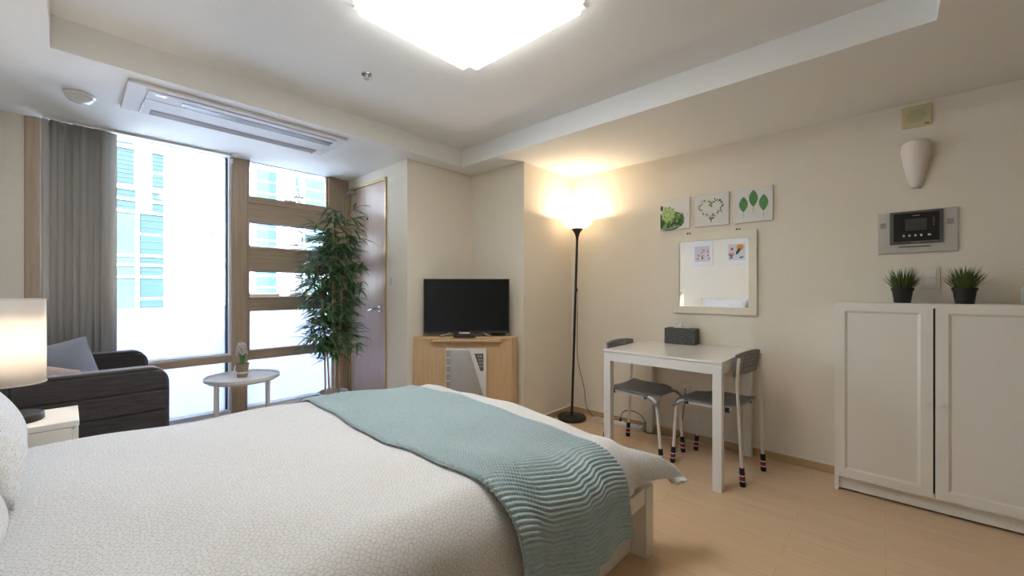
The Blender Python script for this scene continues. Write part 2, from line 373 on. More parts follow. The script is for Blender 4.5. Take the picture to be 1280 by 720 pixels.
# ------------------------------------------------------------------ ceiling fixtures
LIGHTP = mat('light_diffuser', (.9, .9, .9), .5, emit=(1.0, .98, .94), estr=7.6)
def notched(x0, x1, y0, y1, n, g=0):
    x0 -= g; x1 += g; y0 -= g; y1 += g
    return [(x0+n, y0), (x1-n, y0), (x1-n, y0+n), (x1, y0+n), (x1, y1-n), (x1-n, y1-n), (x1-n, y1), (x0+n, y1), (x0+n, y1-n), (x0, y1-n), (x0, y0+n), (x0+n, y0+n)]
cl = thing('ceiling_light', 'large square white ceiling light panel with stepped corners in the raised ceiling', 'ceiling light', (1.12, 1.27, 2.31))
lx = (.775, 1.465, .89, 1.645)
obj('housing', MB().box(lx[0] + .06, lx[1] - .06, lx[2] + .06, lx[3] - .06, 2.34, ZT), WHITE, cl, world=True)
obj('rim', MB().prism(notched(*lx, .05, .012), 2.334, 2.342), ALU, cl, world=True, bevel=.002)
obj('diffuser', MB().prism(notched(*lx, .05, -.006), 2.306, 2.3335), LIGHTP, cl, world=True, bevel=.004)
sp = thing('sprinkler', 'small chrome fire sprinkler head in the raised ceiling', 'sprinkler', (1.128, 2.134, ZT - .03))
obj('escutcheon', MB().lathe([(.028, 0), (.026, -.006), (.012, -.008)], (1.128, 2.134, ZT), 24, True, True), CHROME, sp, world=True, smooth='auto')
obj('nozzle', MB().lathe([(.010, -.008), (.008, -.02), (.004, -.024), (.014, -.026), (.014, -.029)], (1.128, 2.134, ZT), 16, True, True), SILVER, sp, world=True, smooth='auto')
sd = thing('smoke_detector', 'white dome shaped detector on the lowered ceiling above the sofa', 'smoke detector', (.045, 3.21, ZS - .04))
obj('base_ring', MB().lathe([(.062, 0), (.062, -.010), (.056, -.014)], (.045, 3.21, ZS), 32, True, True), PLASTIC, sd, world=True, smooth='auto')
obj('dome', MB().lathe([(.055, -.014), (.052, -.026), (.042, -.038), (.024, -.046), (.004, -.048)], (.045, 3.21, ZS), 32, True, True), mat('pearly_dome', (.74, .72, .66), .2, noise=.03, coat=.5), sd, world=True, smooth='auto')
ac = thing('air_conditioner', 'long white ceiling cassette air conditioner set above the window', 'air conditioner', (.765, 3.0, ZS - .02))
z1 = ZS
ACW = mat('matte_white_plastic', (.74, .73, .72), .75, spec=.2, noise=.01)
obj('cover', MB().box(.205, 1.325, 2.775, 3.225, z1 - .018, z1), ACW, ac, world=True, bevel=.004)
obj('inner_panel', MB().box(.285, 1.27, 2.815, 3.205, z1 - .024, z1 - .018), ACW, ac, world=True, bevel=.002)
obj('seam', MB().box(.285, 1.27, 2.937, 2.942, z1 - .0255, z1 - .024).box(.283, .287, 3.0, 3.205, z1 - .0255, z1 - .02), DARKGREY, ac, world=True)
obj('outlet_slot', MB().box(.43, 1.262, 2.866, 2.925, z1 - .026, z1 - .024), mat('slot_grey', (.16, .155, .155), .5, noise=.05), ac, world=True)
gr = MB()
gr.box(.325, 1.245, 3.105, 3.19, z1 - .026, z1 - .024)
for k in range(7): gr.box(.325, 1.245, 3.109 + k * .0118, 3.1135 + k * .0118, z1 - .028, z1 - .026)
obj('intake_grille', gr, TAUPE, ac, world=True)
obj('badge', MB().box(.315, .36, 2.845, 2.853, z1 - .0248, z1 - .024), SILVER, ac, world=True)
obj('sensor', MB().lathe([(.006, 0), (.005, -.006)], (1.255, 3.214, z1 - .018), 10, True, True), BLACKP, ac, world=True)

# ------------------------------------------------------------------ bed
BD = thing('bed', 'white wooden bed frame with a plain headboard and square foot posts', 'bed', (.66, 1.5, 0))
bx0, bx1, by0, by1 = -.44, 1.735, .75, 2.25
obj('headboard', MB().box(bx0, bx0 + .05, by0 - .02, by1 + .02, .03, .93).box(bx0 + .003, bx0 + .047, by0 - .02, by1 + .02, .93, .936).box(bx0, bx0 + .05, by0 - .02, by1 + .02, .936, 1.04), WHITE_WOOD, BD, world=True, bevel=.004)
for y in (by0, by1 - .07):
    obj('post', MB().box(1.665, bx1, y, y + .07, 0, .302), WHITE_WOOD, BD, world=True, bevel=.003)
    obj('side_rail', MB().box(bx0 + .05, 1.665, y + (.006 if y < 1 else .0), y + (.07 if y < 1 else .055), .235, .305), WHITE_WOOD, BD, world=True, bevel=.003)
obj('foot_rail', MB().box(1.675, 1.73, by0 + .07, by1 - .07, .22, .295), WHITE_WOOD, BD, world=True, bevel=.003)
for y0, y1 in ((.82, .84), (2.16, 2.18)):
    obj('storage_panel', MB().box(bx0 + .05, 1.66, y0, y1, .012, .245), WHITE_WOOD, BD, world=True, bevel=.002)
obj('slat_base', MB().box(bx0 + .05, 1.665, by0 + .07, by1 - .07, .262, .285), WHITE_WOOD, BD, world=True)
tag(obj('mattress', MB().box(-.385, 1.575, .86, 2.14, .29, .45), mat('mattress_ticking', (.75, .74, .72), .9, noise=.03), bevel=.03), 'white mattress on the bed frame under the duvet', 'mattress')

# drape surface shared by duvet and throw: s along the bed (x), q across it (near side small)
XE, YE, YF = 1.635, .745, 2.235
def edge_map(d, r):
    """d = cloth distance past the start of the rounded edge -> (outward, drop)"""
    if d <= 0: return d, 0.0
    if d < r * PI / 2: return r * math.sin(d / r), r * (1 - math.cos(d / r))
    return r, r + (d - r * PI / 2)
def surf(s, q, corner=1.0):
    rx, ry = .13, .14
    ox, dx = edge_map(s - (XE - rx), rx); x = XE - rx + ox
    if q < 1.5:
        oy, dy = edge_map((YE + ry) - q, ry); y = YE + ry - oy
    else:
        oy, dy = edge_map(q - (YF - ry), ry); y = YF - ry + oy
    top = .622 - .059 * sm(.0, 1.5, x) - .032 * sm(1.0, 1.62, x) * sm(1.35, .78, y)
    top += .010 * math.sin(x * 5.1 + .6) * math.sin(y * 4.3 + 1.0) + .004 * math.sin(x * 13 + y * 9) + .003 * math.sin(y * 21 - x * 6)
    near = q < 1.5
    drop = (dx ** 2.6 + dy ** 2.6) ** (1 / 2.6)
    z = top - drop
    # gathers on the hanging parts
    if near:
        hang = sm(.05, .25, dy)
        y -= hang * (.012 * math.sin(x * 17 + 1.3) + .008 * math.sin(x * 31)) + .018 * sm(.1, .3, dy)
    hangx = sm(.04, .2, dx)
    x += hangx * (.012 * math.sin(y * 16) + .01)
    ca, cb = s - (XE - rx), (YE + ry) - q
    if near and corner and ca > 0 and cb > 0:
        # cloth corner: one smooth cone over the mattress corner, flaring outwards and drooping
        rr = math.hypot(ca, cb); ph = math.atan2(cb, ca); out, drop = edge_map(rr, .135)
        w = math.sin(2 * ph) ** 2 * sm(.09, .33, rr)
        x1 = XE - rx + out * math.cos(ph) + .25 * w + hangx * .01; y1 = YE + ry - out * math.sin(ph) - .15 * w
        z1 = top - drop + .035 * math.sin(PI * min(1, w)) + .008 * w * math.sin(ph * 16)
        k = sm(0, .05, min(ca, cb))
        x, y, z = x + (x1 - x) * k, y + (y1 - y) * k, z + (z1 - z) * k
    return x, y, z
HEM = .27
def duvet_f(u, v):
    s = -.37 + u * (XE + .37 + .13 * (PI / 2 - 1) + .07); q = (YE - .165) + v * (YF + .12 - (YE - .165))
    q += (.045 * sm(1.0, 1.25, s)) * (1 - v) ** 8
    ax, ay = XE - .13, YE + .14
    a, b = max(0, (s - ax) / .285), max(0, (ay - q) / .27)
    r = (a ** 2.3 + b ** 2.3) ** (1 / 2.3)
    if r > 1 and a > .05 and b > .05:
        s = ax + a / r * .285; q = ay - b / r * .27
    x, y, z = surf(s, q)
    return (x, y, max(z, .2))
tag(obj('duvet', MB().grid(duvet_f, 170, 130, uvf=lambda u, v: (u * 2.15, v * 1.75)), DUVET, smooth=True, solid=.028, offset=-1, fixn=False), 'white duvet with a fine pebble ring print spread over the bed', 'duvet')

def throw_f(u, v):
    s = .795 + u * .61; q = (YE - .245 + .05 * sm(.25, 0, u) + .016 * math.sin(u * 9 + .5) ) + v * (YF + .15 - (YE - .26))
    s += .012 * math.sin(q * 4.0) * (1 - u) + .01 * math.sin(q * 3 + 1) * u
    x, y, z = surf(s, q, .0)
    e = .004; a = Vector(surf(s + e, q, 0)); b = Vector(surf(s, q + e, 0)); p = Vector((x, y, z))
    n = (a - p).cross(b - p)
    if n.length > 1e-9: n.normalize()
    else: n = Vector((0, 0, 1))
    if n.z < -.2: n = -n
    ph = (v * 2.06) / .0146
    ridge = .0085 * abs(math.sin(PI * ph)) ** .8
    edge = .006 * (sm(.045, .02, u) + sm(.955, .98, u)) * 0
    dyh = sm(.98, .70, q) * (q < 1.5)
    fold = .014 * dyh * (math.sin(u * 15 + .8) * .7 + math.sin(u * 27) * .3)
    return tuple(p + n * (.012 + ridge + edge) + Vector((0, -.026 * dyh - abs(fold), 0)))
tag(obj('throw_blanket', MB().grid(throw_f, 44, 960, uvf=lambda u, v: (u * .61, v * 2.06)), KNIT, smooth=True, solid=.008, offset=-1, fixn=False), 'pale blue ribbed knit throw laid across the foot of the bed', 'blanket')

def pillow_mb(w, h, t, n=26, pinch=.06):
    """cushion in the local YZ plane: width along y, height along z (0..h), thickness along x"""
    mb = MB()
    for sgn in (1, -1):
        def f(u, v, sgn=sgn):
            a, b = 2*u - 1, 2*v - 1
            th = (max(0, 1 - abs(a) ** 2.6) * max(0, 1 - abs(b) ** 2.6)) ** .55
            pa = 1 - pinch * (1 - abs(b) ** 2) * abs(a); pb = 1 - pinch * (1 - abs(a) ** 2) * abs(b)
            wr = .006 * math.sin(7 * a + 3 * b) * th
            return (sgn * (t / 2 * th + wr * .5), a * w / 2 * pa, h / 2 + b * h / 2 * pb)
        mb.grid(f, n, n)
    bmesh.ops.remove_doubles(mb.bm, verts=mb.bm.verts, dist=.0004)
    return mb
def pillow(name, loc, rot, w, h, t, m, label, cat, group=None):
    o = obj(name, pillow_mb(w, h, t), m, smooth=True); o.location = loc; o.rotation_euler = rot
    return tag(o, label, cat, group)
pillow('pillow', (-.095, 1.83, .632), (0, R(-35), R(2)), .66, .46, .19, PILLOWCASE, 'white pebble print pillow leaning on the headboard next to the table lamp', 'pillow', 'bed pillows')
pillow('pillow', (-.10, 1.10, .632), (0, R(-35), R(-2)), .66, .46, .19, PILLOWCASE, 'white pillow on the side of the bed away from the lamp', 'pillow', 'bed pillows')

# ------------------------------------------------------------------ nightstand and lamp
ns = thing('nightstand', 'small white bedside cabinet under the table lamp', 'nightstand', (-.2, 2.45, 0))
obj('top', MB().box(-.44, .032, 2.30, 2.60, .624, .646), WHITE_WOOD, ns, world=True, bevel=.002)
obj('body', MB().box(-.44, .012, 2.303, 2.597, .02, .622), WHITE_WOOD, ns, world=True, bevel=.002)
for z0, z1 in ((.335, .612), (.04, .325)):
    d = obj('drawer', MB().box(.012, .03, 2.303, 2.597, z0, z1), WHITE_WOOD, ns, world=True, bevel=.002)
obj('plinth', MB().box(-.43, .0, 2.315, 2.585, 0, .02), WHITE_WOOD, ns, world=True)
LMP = (-.147, 2.45, .646)
tl = thing('table_lamp', 'lit table lamp with a white drum shade and round dark base on the nightstand', 'lamp', LMP)
obj('base', MB().lathe([(.086, 0), (.088, .003), (.088, .022), (.084, .027), (.012, .028)], LMP, 48, True, True), mat('dark_bronze', (.012, .011, .011), .4, noise=.1), tl, world=True, smooth='auto')
obj('stem', MB().tube([(LMP[0], LMP[1], .67), (LMP[0], LMP[1], .86)], .007, 12), BLACK, tl, world=True, smooth='auto')
SHADE = shade_mat('lamp_shade_paper', (.92, .89, .85), .5)
obj('shade', MB().lathe([(.093, .146), (.0915, .468)], LMP, 64), SHADE, tl, world=True, smooth=True, solid=.0012)
obj('shade_ring', MB().lathe([(.0945, .1445), (.0945, .150), (.093, .150), (.093, .1445), (.0945, .1445)], LMP, 64), SHADE, tl, world=True, smooth='auto')
obj('shade_ring', MB().lathe([(.0928, .464), (.0928, .4695), (.0915, .4695), (.0915, .464), (.0928, .464)], LMP, 64), SHADE, tl, world=True, smooth='auto')
sf = MB()
for a in (0, 2*PI/3, 4*PI/3): sf.tube([(LMP[0], LMP[1], .85), (LMP[0] + .0915 * math.cos(a), LMP[1] + .0915 * math.sin(a), .80)], .0015, 6)
obj('shade_fitter', sf, BLACK, tl, world=True)
BULB = mat('bulb_glass', (.9, .85, .75), .4, emit=(1, .78, .55), estr=6)
obj('bulb', MB().ball((LMP[0], LMP[1], .895), .024, 16), BULB, tl, world=True, smooth=True)
def plight(name, loc, power, col, rad):
    l = bpy.data.lights.new(name, 'POINT'); l.energy = power; l.color = col; l.shadow_soft_size = rad
    o = bpy.data.objects.new(name, l); C.objects.link(o); o.location = loc; return o
plight('table_lamp_glow', (LMP[0], LMP[1], .92), 5, (1, .82, .66), .02)

# ------------------------------------------------------------------ sofa
so = thing('sofa', 'small dark charcoal quilted sofa with rounded arms by the window', 'sofa', (-.05, 3.25, 0))
def arm(y0, y1):
    r = .085; xf, zt = .365, .752; p = [(-.44, .03), (xf - .01, .03)]
    p += [(xf, .06), (xf, zt - r)]
    for k in range(1, 9):
        a = k / 8 * PI / 2; p.append((xf - r + r * math.cos(a), zt - r + r * math.sin(a)))
    p += [(-.44, zt)]
    obj('arm', MB().prism(p, y0, y1, 'y'), SOFA, so, world=True, smooth='auto', bevel=.018)
arm(2.77, 2.88); arm(3.60, 3.71)
obj('backrest', MB().box(-.44, -.30, 2.88, 3.60, .05, .75), SOFA, so, world=True, bevel=.03)
obj('seat_base', MB().box(-.30, .33, 2.882, 3.598, .05, .27), SOFA, so, world=True, bevel=.015)
obj('seat_cushion', MB().box(-.30, .345, 2.884, 3.596, .27, .44), SOFA, so, world=True, bevel=.035)
for x in (-.40, .30):
    for y in (2.80, 3.66): obj('foot', MB().lathe([(.018, 0), (.022, .05)], (x, y, 0), 12, True, True), BLACKP, so, world=True)
BLUE = mat('blue_grey_cushion', (.38, .43, .55), .9, noise=.05, nscale=60, bump=.3, sheen=.2)
PINK = mat('blush_cushion', (.62, .50, .47), .9, noise=.05, nscale=60, bump=.3, sheen=.2)
pillow('cushion', (.02, 3.42, .485), (R(-13), R(-10), R(60)), .38, .38, .13, BLUE, 'blue grey cushion standing in the corner of the charcoal sofa', 'cushion', 'sofa cushions')
pillow('cushion', (-.02, 3.12, .475), (R(6), R(-14), R(35)), .36, .31, .12, PINK, 'blush pink cushion just showing over the sofa arm below the blue grey one', 'cushion', 'sofa cushions')

# ------------------------------------------------------------------ round side table and hyacinth
TB = (.845, 3.37); TZ = .53
st = thing('side_table', 'round white metal tray table in front of the window', 'side table', (*TB, 0))
obj('tray_top', MB().lathe([(.001, TZ - .012), (.222, TZ - .012), (.228, TZ - .008), (.228, TZ + .012), (.222, TZ + .012), (.220, TZ - .004), (.001, TZ - .004)], (*TB, 0), 56), WHITE, st, world=True, smooth='auto')
ang = math.atan2(TB[1], TB[0])
lg = [(-.135, -.145), (-.135, .12), (.135, -.115), (.135, .145)]
for a, b in lg:
    px = TB[0] + a * math.sin(ang) + b * math.cos(ang); py = TB[1] - a * math.cos(ang) + b * math.sin(ang)
    qx = TB[0] + (px - TB[0]) * 1.12; qy = TB[1] + (py - TB[1]) * 1.12
    obj('leg', MB().tube([(qx, qy, 0), (qx, qy, TZ - .012)], .0095, 12), WHITE, st, world=True, smooth='auto')
obj('under_ring', MB().lathe([(.19, TZ - .024), (.205, TZ - .024), (.205, TZ - .012), (.19, TZ - .012), (.19, TZ - .024)], (*TB, 0), 40), WHITE, st, world=True, smooth='auto')
HP = (.845, 3.385, TZ - .0032)
hy = thing('potted_hyacinth', 'white hyacinth in a tan pot on the round tray table', 'potted plant', HP)
pm = mat('tan_clay', (.34, .255, .175), .85, noise=.12, nscale=40, bump=.3, bscale=80)
obj('pot', MB().lathe([(.031, 0), (.040, .085), (.0425, .088), (.0425, .096), (.038, .096), (.036, .084), (.001, .080)], HP, 28, True), pm, hy, world=True, smooth='auto')
obj('pot_band', MB().lathe([(.0352, .028), (.0368, .028), (.0378, .040), (.0362, .040)], HP, 28).tube([(HP[0] - .04, HP[1] - .005, HP[2] + .03), (HP[0] - .052, HP[1] - .012, HP[2] + .06), (HP[0] - .043, HP[1] - .008, HP[2] + .085)], .0035, 6), mat('rope_white', (.75, .72, .66), .9, noise=.08), hy, world=True)
GREEN = mat('hyacinth_green', (.10, .24, .055), .5, noise=.25, nscale=30)
def blade(mb, base, d, length, width, droop, n=5, fold=.25):
    d = Vector(d).normalized(); side = d.cross(Vector((0, 0, 1)))
    if side.length < 1e-3: side = Vector((1, 0, 0))
    side.normalize(); up = side.cross(d).normalized(); p = Vector(base); rows = []
    for i in range(n + 1):
        t = i / n; w = width * (math.sin(PI * (t * .92 + .08)) ** .8) if t < 1 else 0
        rows.append((p.copy(), w)); dd = (d + Vector((0, 0, -droop * t))).normalized(); p = p + dd * (length / n)
    prev = None
    for p, w in rows:
        if w <= 1e-5: cur = [mb.bm.verts.new(p)]
        else: cur = [mb.bm.verts.new(p - side * w / 2 + up * w * fold), mb.bm.verts.new(p), mb.bm.verts.new(p + side * w / 2 + up * w * fold)]
        if prev:
            if len(cur) == 1:
                for k in range(len(prev) - 1): mb.bm.faces.new([prev[k], prev[k+1], cur[0]])
            else:
                for k in range(2): mb.bm.faces.new([prev[k], prev[k+1], cur[k+1], cur[k]])
        prev = cur
lf = MB(); rnd = random.Random(3)
for k in range(9):
    a = k * 2.4; blade(lf, (HP[0] + .008 * math.cos(a), HP[1] + .008 * math.sin(a), HP[2] + .08), (.16 * math.cos(a), .16 * math.sin(a), 1), rnd.uniform(.09, .15), .024, .12)
obj('leaves', lf, GREEN, hy, world=True, smooth=True, fixn=False)
fl = MB()
for k in range(46):
    a = k * 2.4; zz = .165 + .07 * k / 46; rr = .026 * (1 - .35 * k / 46)
    c = Vector((HP[0] + rr * math.cos(a) - .004, HP[1] + rr * math.sin(a), HP[2] + zz)); o_ = Vector((math.cos(a), math.sin(a), .3)).normalized()
    for j in range(5):
        b = j * 2 * PI / 5; t1 = o_.orthogonal().normalized(); t2 = o_.cross(t1); dd = o_ * .5 + t1 * math.cos(b) + t2 * math.sin(b)
        blade(fl, c, dd, .020, .010, .1, 3)
fl.tube([(HP[0], HP[1], HP[2] + .08), (HP[0] - .004, HP[1], HP[2] + .23)], .004, 6)
obj('flower_spike', fl, mat('petal_white', (.82, .76, .74), .6, noise=.05), hy, world=True, smooth=True, fixn=False)

# ------------------------------------------------------------------ bamboo
BP = (1.50, 3.40, 0)
bb = thing('bamboo_plant', 'tall leafy bamboo plant in a grey metal bucket by the door', 'potted plant', BP)
obj('bucket', MB().lathe([(.088, 0), (.112, .29), (.118, .293), (.118, .302), (.110, .302), (.106, .27), (.001, .265)], BP, 40, True), mat('zinc_bucket', (.60, .61, .63), .5, metal=.3, noise=.1, nscale=15), bb, world=True, smooth='auto')
CANE = mat('bamboo_cane', (.52, .37, .23), .55, noise=.2, nscale=20)
LEAF = mat('bamboo_leaf', (.10, .215, .085), .45, noise=.5, nscale=9)
rnd = random.Random(11); fo = MB()
canes = [(-.055, .02, -.10, .03, 1.55), (-.025, -.04, -.03, -.07, 1.78), (.015, .035, .03, .05, 1.68), (.045, -.015, .10, -.02, 1.80), (.0, .0, .02, -.03, 1.62), (-.04, -.02, -.15, -.05, 1.35), (.06, .03, .08, .04, 1.50)]
for (ax, ay, tx, ty, h) in canes:
    pts = [(BP[0] + ax + (tx - ax) * (t ** 1.6), BP[1] + ay + (ty - ay) * (t ** 1.6), .25 + (h - .25) * t) for t in [i / 12 for i in range(13)]]
    mb = MB(); rads = [.0085 - .005 * i / 12 for i in range(13)]; mb.tube(pts, rads, 8)
    for i in range(1, 12, 1): mb.tube([Vector(pts[i]) - Vector((0, 0, .003)), Vector(pts[i]) + Vector((0, 0, .003))], rads[i] * 1.3, 8)
    obj('cane', mb, CANE, bb, world=True, smooth='auto')
    nn = 40
    for k in range(nn):
        t = .24 + .76 * (k + rnd.random()) / nn; i = min(11, int(t * 12)); f_ = t * 12 - i
        p = Vector(pts[i]).lerp(Vector(pts[i + 1]), f_)
        dens = sm(.15, .4, t)
        if rnd.random() > .35 + .65 * dens: continue
        a = rnd.uniform(0, 2 * PI); rl = rnd.uniform(.05, .20) * (1.05 - .35 * sm(.8, 1, t))
        dr = Vector((math.cos(a), math.sin(a) * .8, rnd.uniform(.1, .7)))
        q = p + dr * rl
        q.x = min(q.x, XD - .10); q.y = min(q.y, YW - .16)
        fo.tube([p, p.lerp(q, .5) + Vector((0, 0, .01)), q], .0016, 4)
        for j in range(rnd.randint(5, 8)):
            b = a + rnd.uniform(-1.5, 1.5); e = rnd.uniform(-.6, .55)
            bs = p.lerp(q, rnd.uniform(.45, 1))
            ln = rnd.uniform(.09, .18)
            dd = Vector((math.cos(b), math.sin(b), e))
            if bs.x + dd.x * ln > XD - .03: dd.x = -abs(dd.x) * .3
            if bs.y + dd.y * ln > YW - .05: dd.y = -abs(dd.y) * .3
            blade(fo, bs, dd, ln, rnd.uniform(.015, .023), .55, 5)
obj('foliage', fo, LEAF, bb, world=True, smooth=True, fixn=False)

# ------------------------------------------------------------------ corner cabinet, television
KA = R(-47.5)
KO = (2.162, 2.526, 0)
kc = thing('corner_cabinet', 'beech veneer corner cabinet under the television with a built-in heater unit', 'cabinet', KO, KA)
body = [(-.393, .002), (.40, 0), (.446, .05), (.026, .478), (-.388, .014)]
obj('body', MB().prism(body, 0, .742), CABWOOD, kc, bevel=.002)
obj('top_board', MB().prism([(-.393, -.006), (.403, -.006), (.447, .048), (.026, .478), (-.388, .014)], .743, .768), CABWOOD, kc, bevel=.003)
lip = [(-.255, .0)]
for k in range(7):
    a = PI + k / 6 * PI / 2; lip.append((-.225 + .03 * math.cos(a), -.014 + .03 * math.sin(a)))
for k in range(7):
    a = 1.5 * PI + k / 6 * PI / 2; lip.append((.285 + .03 * math.cos(a), -.014 + .03 * math.sin(a)))
lip.append((.315, .0))
obj('swivel_shelf', MB().prism([(x, y - .006) for x, y in lip], .733, .755), CABWOOD, kc, smooth='auto', bevel=.003)
hu = obj('heater_unit', MB().box(-.132, .195, -.020, 0, .25, .675), PLASTIC, kc, bevel=.004)
obj('face_plate', MB().prism([(-.09, .255), (-.09, .672), (.055, .672), (.178, .29), (.178, .255)], -.042, -.020, 'y'), SILVER, hu, bevel=.006)
obj('control_panel', MB().prism([(.098, .635), (.172, .635), (.172, .495), (.148, .495)], -.023, -.020, 'y'), mat('panel_grey', (.13, .135, .14), .4, noise=.05), hu, bevel=.001)
BTN = mat('button_grey', (.45, .45, .45), .4, noise=.03)
for r_ in range(4):
    for c_ in range(2): obj('button', MB().box(.128 + c_ * .018 + r_ * .004, .139 + c_ * .018 + r_ * .004, -.025, -.023, .608 - r_ * .027, .62 - r_ * .027), BTN, hu)
for k in range(6): obj('side_vent', MB().box(-.127, -.094, -.022, -.020, .606 - k * .062, .660 - k * .062), TAUPE, hu)
TVZ = .768
tv = thing('television', 'black flat screen television on the corner cabinet', 'television', (KO[0] + .03 * math.cos(KA) - .03 * math.sin(KA), KO[1] + .03 * math.sin(KA) + .03 * math.cos(KA), TVZ), KA)
z0, z1 = .026, .470
obj('screen', MB().box(-.342, .342, -.002, .004, z0 + .018, z1 - .008), mat('screen_glass', (.008, .010, .011), .14, spec=.25), tv)
obj('bezel', MB().box(-.350, -.342, -.005, .022, z0, z1).box(.342, .350, -.005, .022, z0, z1).box(-.342, .342, -.005, .022, z1 - .008, z1).box(-.342, .342, -.005, .022, z0, z0 + .018).box(-.342, .342, .005, .022, z0 + .018, z1 - .008), BLACKP, tv, bevel=.002)
obj('rear_housing', MB().box(-.20, .20, .022, .055, .10, .40), BLACKP, tv, bevel=.01)
obj('maker_badge', MB().box(-.028, .028, -.0062, -.005, z0 + .006, z0 + .012), SILVER, tv)
for xa, xb in ((-.115, -.205), (.125, .196)):
    obj('stand_leg', MB().tube([(xa, .01, z0 + .004), (xb, -.055, .007)], .0065, 8).tube([(xa, .012, z0 + .004), (xb, .045, .007)], .0065, 8), SILVER, tv, smooth='auto')
def at_cab(x, y): return (KO[0] + x * math.cos(KA) - y * math.sin(KA), KO[1] + x * math.sin(KA) + y * math.cos(KA), .768)
sb = thing('set_top_box', 'small black receiver box with a pale stripe in front of the television', 'receiver', at_cab(.02, -.012), KA)
obj('case', MB().prism([(-.088, 0), (.088, 0), (.088, .022), (.05, .048), (-.05, .048), (-.088, .022)], -.022, .022, 'y'), BLACKP, sb, bevel=.004)
obj('display_strip', MB().box(-.042, .042, -.0235, -.022, .030, .038), mat('stripe_white', (.8, .8, .8), .4, noise=.02), sb)
db = thing('media_box', 'flat black box on the corner cabinet behind the television stand', 'media player', at_cab(.252, .112), KA)
obj('case', MB().box(-.095, .095, -.024, .024, .003, .024), BLACKP, db, bevel=.003)
obj('indicator_light', MB().box(.066, .070, -.0255, -.024, .010, .014), mat('red_indicator', (.6, .03, .02), .4, noise=.02), db)
for sx in (-.08, .08):
    for sy in (-.018, .018): obj('foot', MB().lathe([(.005, 0), (.005, .003)], (sx, sy, 0), 8, True, True), BLACKP, db)

# ------------------------------------------------------------------ floor lamp
FL = (3.03, 2.055, 0)
fl_ = thing('floor_lamp', 'lit black torchiere floor lamp with a white bowl shade standing in the corner', 'lamp', FL)
obj('base', MB().lathe([(.124, 0), (.127, .004), (.127, .022), (.118, .032), (.03, .036), (.012, .044)], FL, 48, True, True), BLACK, fl_, world=True, smooth='auto')
TOP = Vector((FL[0] + .033, FL[1] - .034, 1.605))
p0 = Vector((FL[0], FL[1], .04))
obj('pole', MB().tube([p0, TOP], .011, 14).tube([p0.lerp(TOP, .45), p0.lerp(TOP, .46)], .0125, 12), BLACK, fl_, world=True, smooth='auto')
obj('switch', MB().ball(p0.lerp(TOP, .71) + Vector((-.006, -.008, 0)), .013, 12, (1, 1, 2.2)), BLACKP, fl_, world=True, smooth=True)
obj('socket_cone', MB().lathe([(.011, -.02), (.014, .01), (.024, .045), (.050, .082), (.050, .085)], TOP, 28, True, True), BLACK, fl_, world=True, smooth='auto')
BOWL = shade_mat('opal_bowl', (.95, .92, .87), .6)
obj('bowl_shade', MB().lathe([(.045, .086), (.085, .098), (.115, .122), (.135, .158), (.142, .185)], TOP, 48), BOWL, fl_, world=True, smooth=True, solid=.003)
obj('bulb', MB().ball(TOP + Vector((0, 0, .13)), .028, 16), mat('bulb_warm', (.9, .85, .75), .4, emit=(1, .84, .64), estr=16), fl_, world=True, smooth=True)
plight('floor_lamp_glow', TOP + Vector((0, 0, .172)), 6.0, (1, .80, .58), .025)
cb = [p0.lerp(TOP, .71) + Vector((.012, -.014, 0)), p0.lerp(TOP, .5) + Vector((.016, -.018, 0)), p0.lerp(TOP, .32) + Vector((.02, -.03, 0)), Vector((3.11, 1.98, .28)), Vector((3.13, 1.965, .10)), Vector((3.17, 1.90, .012)), Vector((3.18, 1.80, .007)), Vector((3.175, 1.77, .008)), Vector((3.17, 1.722, .015))]
def smooth_path(p, n=6):
    out = []
    P_ = [Vector(q) for q in p]; P_ = [P_[0]] + P_ + [P_[-1]]
    for i in range(1, len(P_) - 2):
        for k in range(n):
            t = k / n; a, b, c, d = P_[i-1], P_[i], P_[i+1], P_[i+2]
            out.append(.5 * ((2*b) + (c-a)*t + (2*a-5*b+4*c-d)*t*t + (-a+3*b-3*c+d)*t**3))
    out.append(P_[-2]); return out
obj('power_cord', MB().tube(smooth_path(cb), .0028, 6), BLACKP, fl_, world=True, smooth='auto')

# power strip, cables, outlet
PS = (3.165, 1.585, 0)
ps = thing('power_strip', 'white multi-socket power strip on the floor against the wall under the table', 'power strip', PS)
obj('body', MB().box(3.138, 3.190, 1.455, 1.715, 0, .038), PLASTIC, ps, world=True, bevel=.008)
for k in range(4):
    obj('socket', MB().lathe([(.019, .038), (.019, .0395), (.016, .0395), (.015, .0382), (.001, .0382)], (3.164, 1.655 - k * .054, 0), 20), mat('socket_shadow_grey', (.55, .55, .54), .5, noise=.03), ps, world=True, smooth='auto')
obj('rocker_switch', MB().box(3.152, 3.176, 1.685, 1.706, .038, .042), mat('switch_red', (.45, .06, .04), .4, noise=.05), ps, world=True, bevel=.001)
ol = thing('wall_outlet', 'cream wall socket low on the wall behind the table', 'outlet', (XR - .008, 1.14, .35))
obj('plate', MB().box(XR - .008, XR, 1.10, 1.18, .35, .43), CREAM, ol, world=True, bevel=.003)
obj('socket', MB().tube([(XR - .008, 1.14, .39), (XR - .010, 1.14, .39)], .02, 20), PLASTIC, ol, world=True)
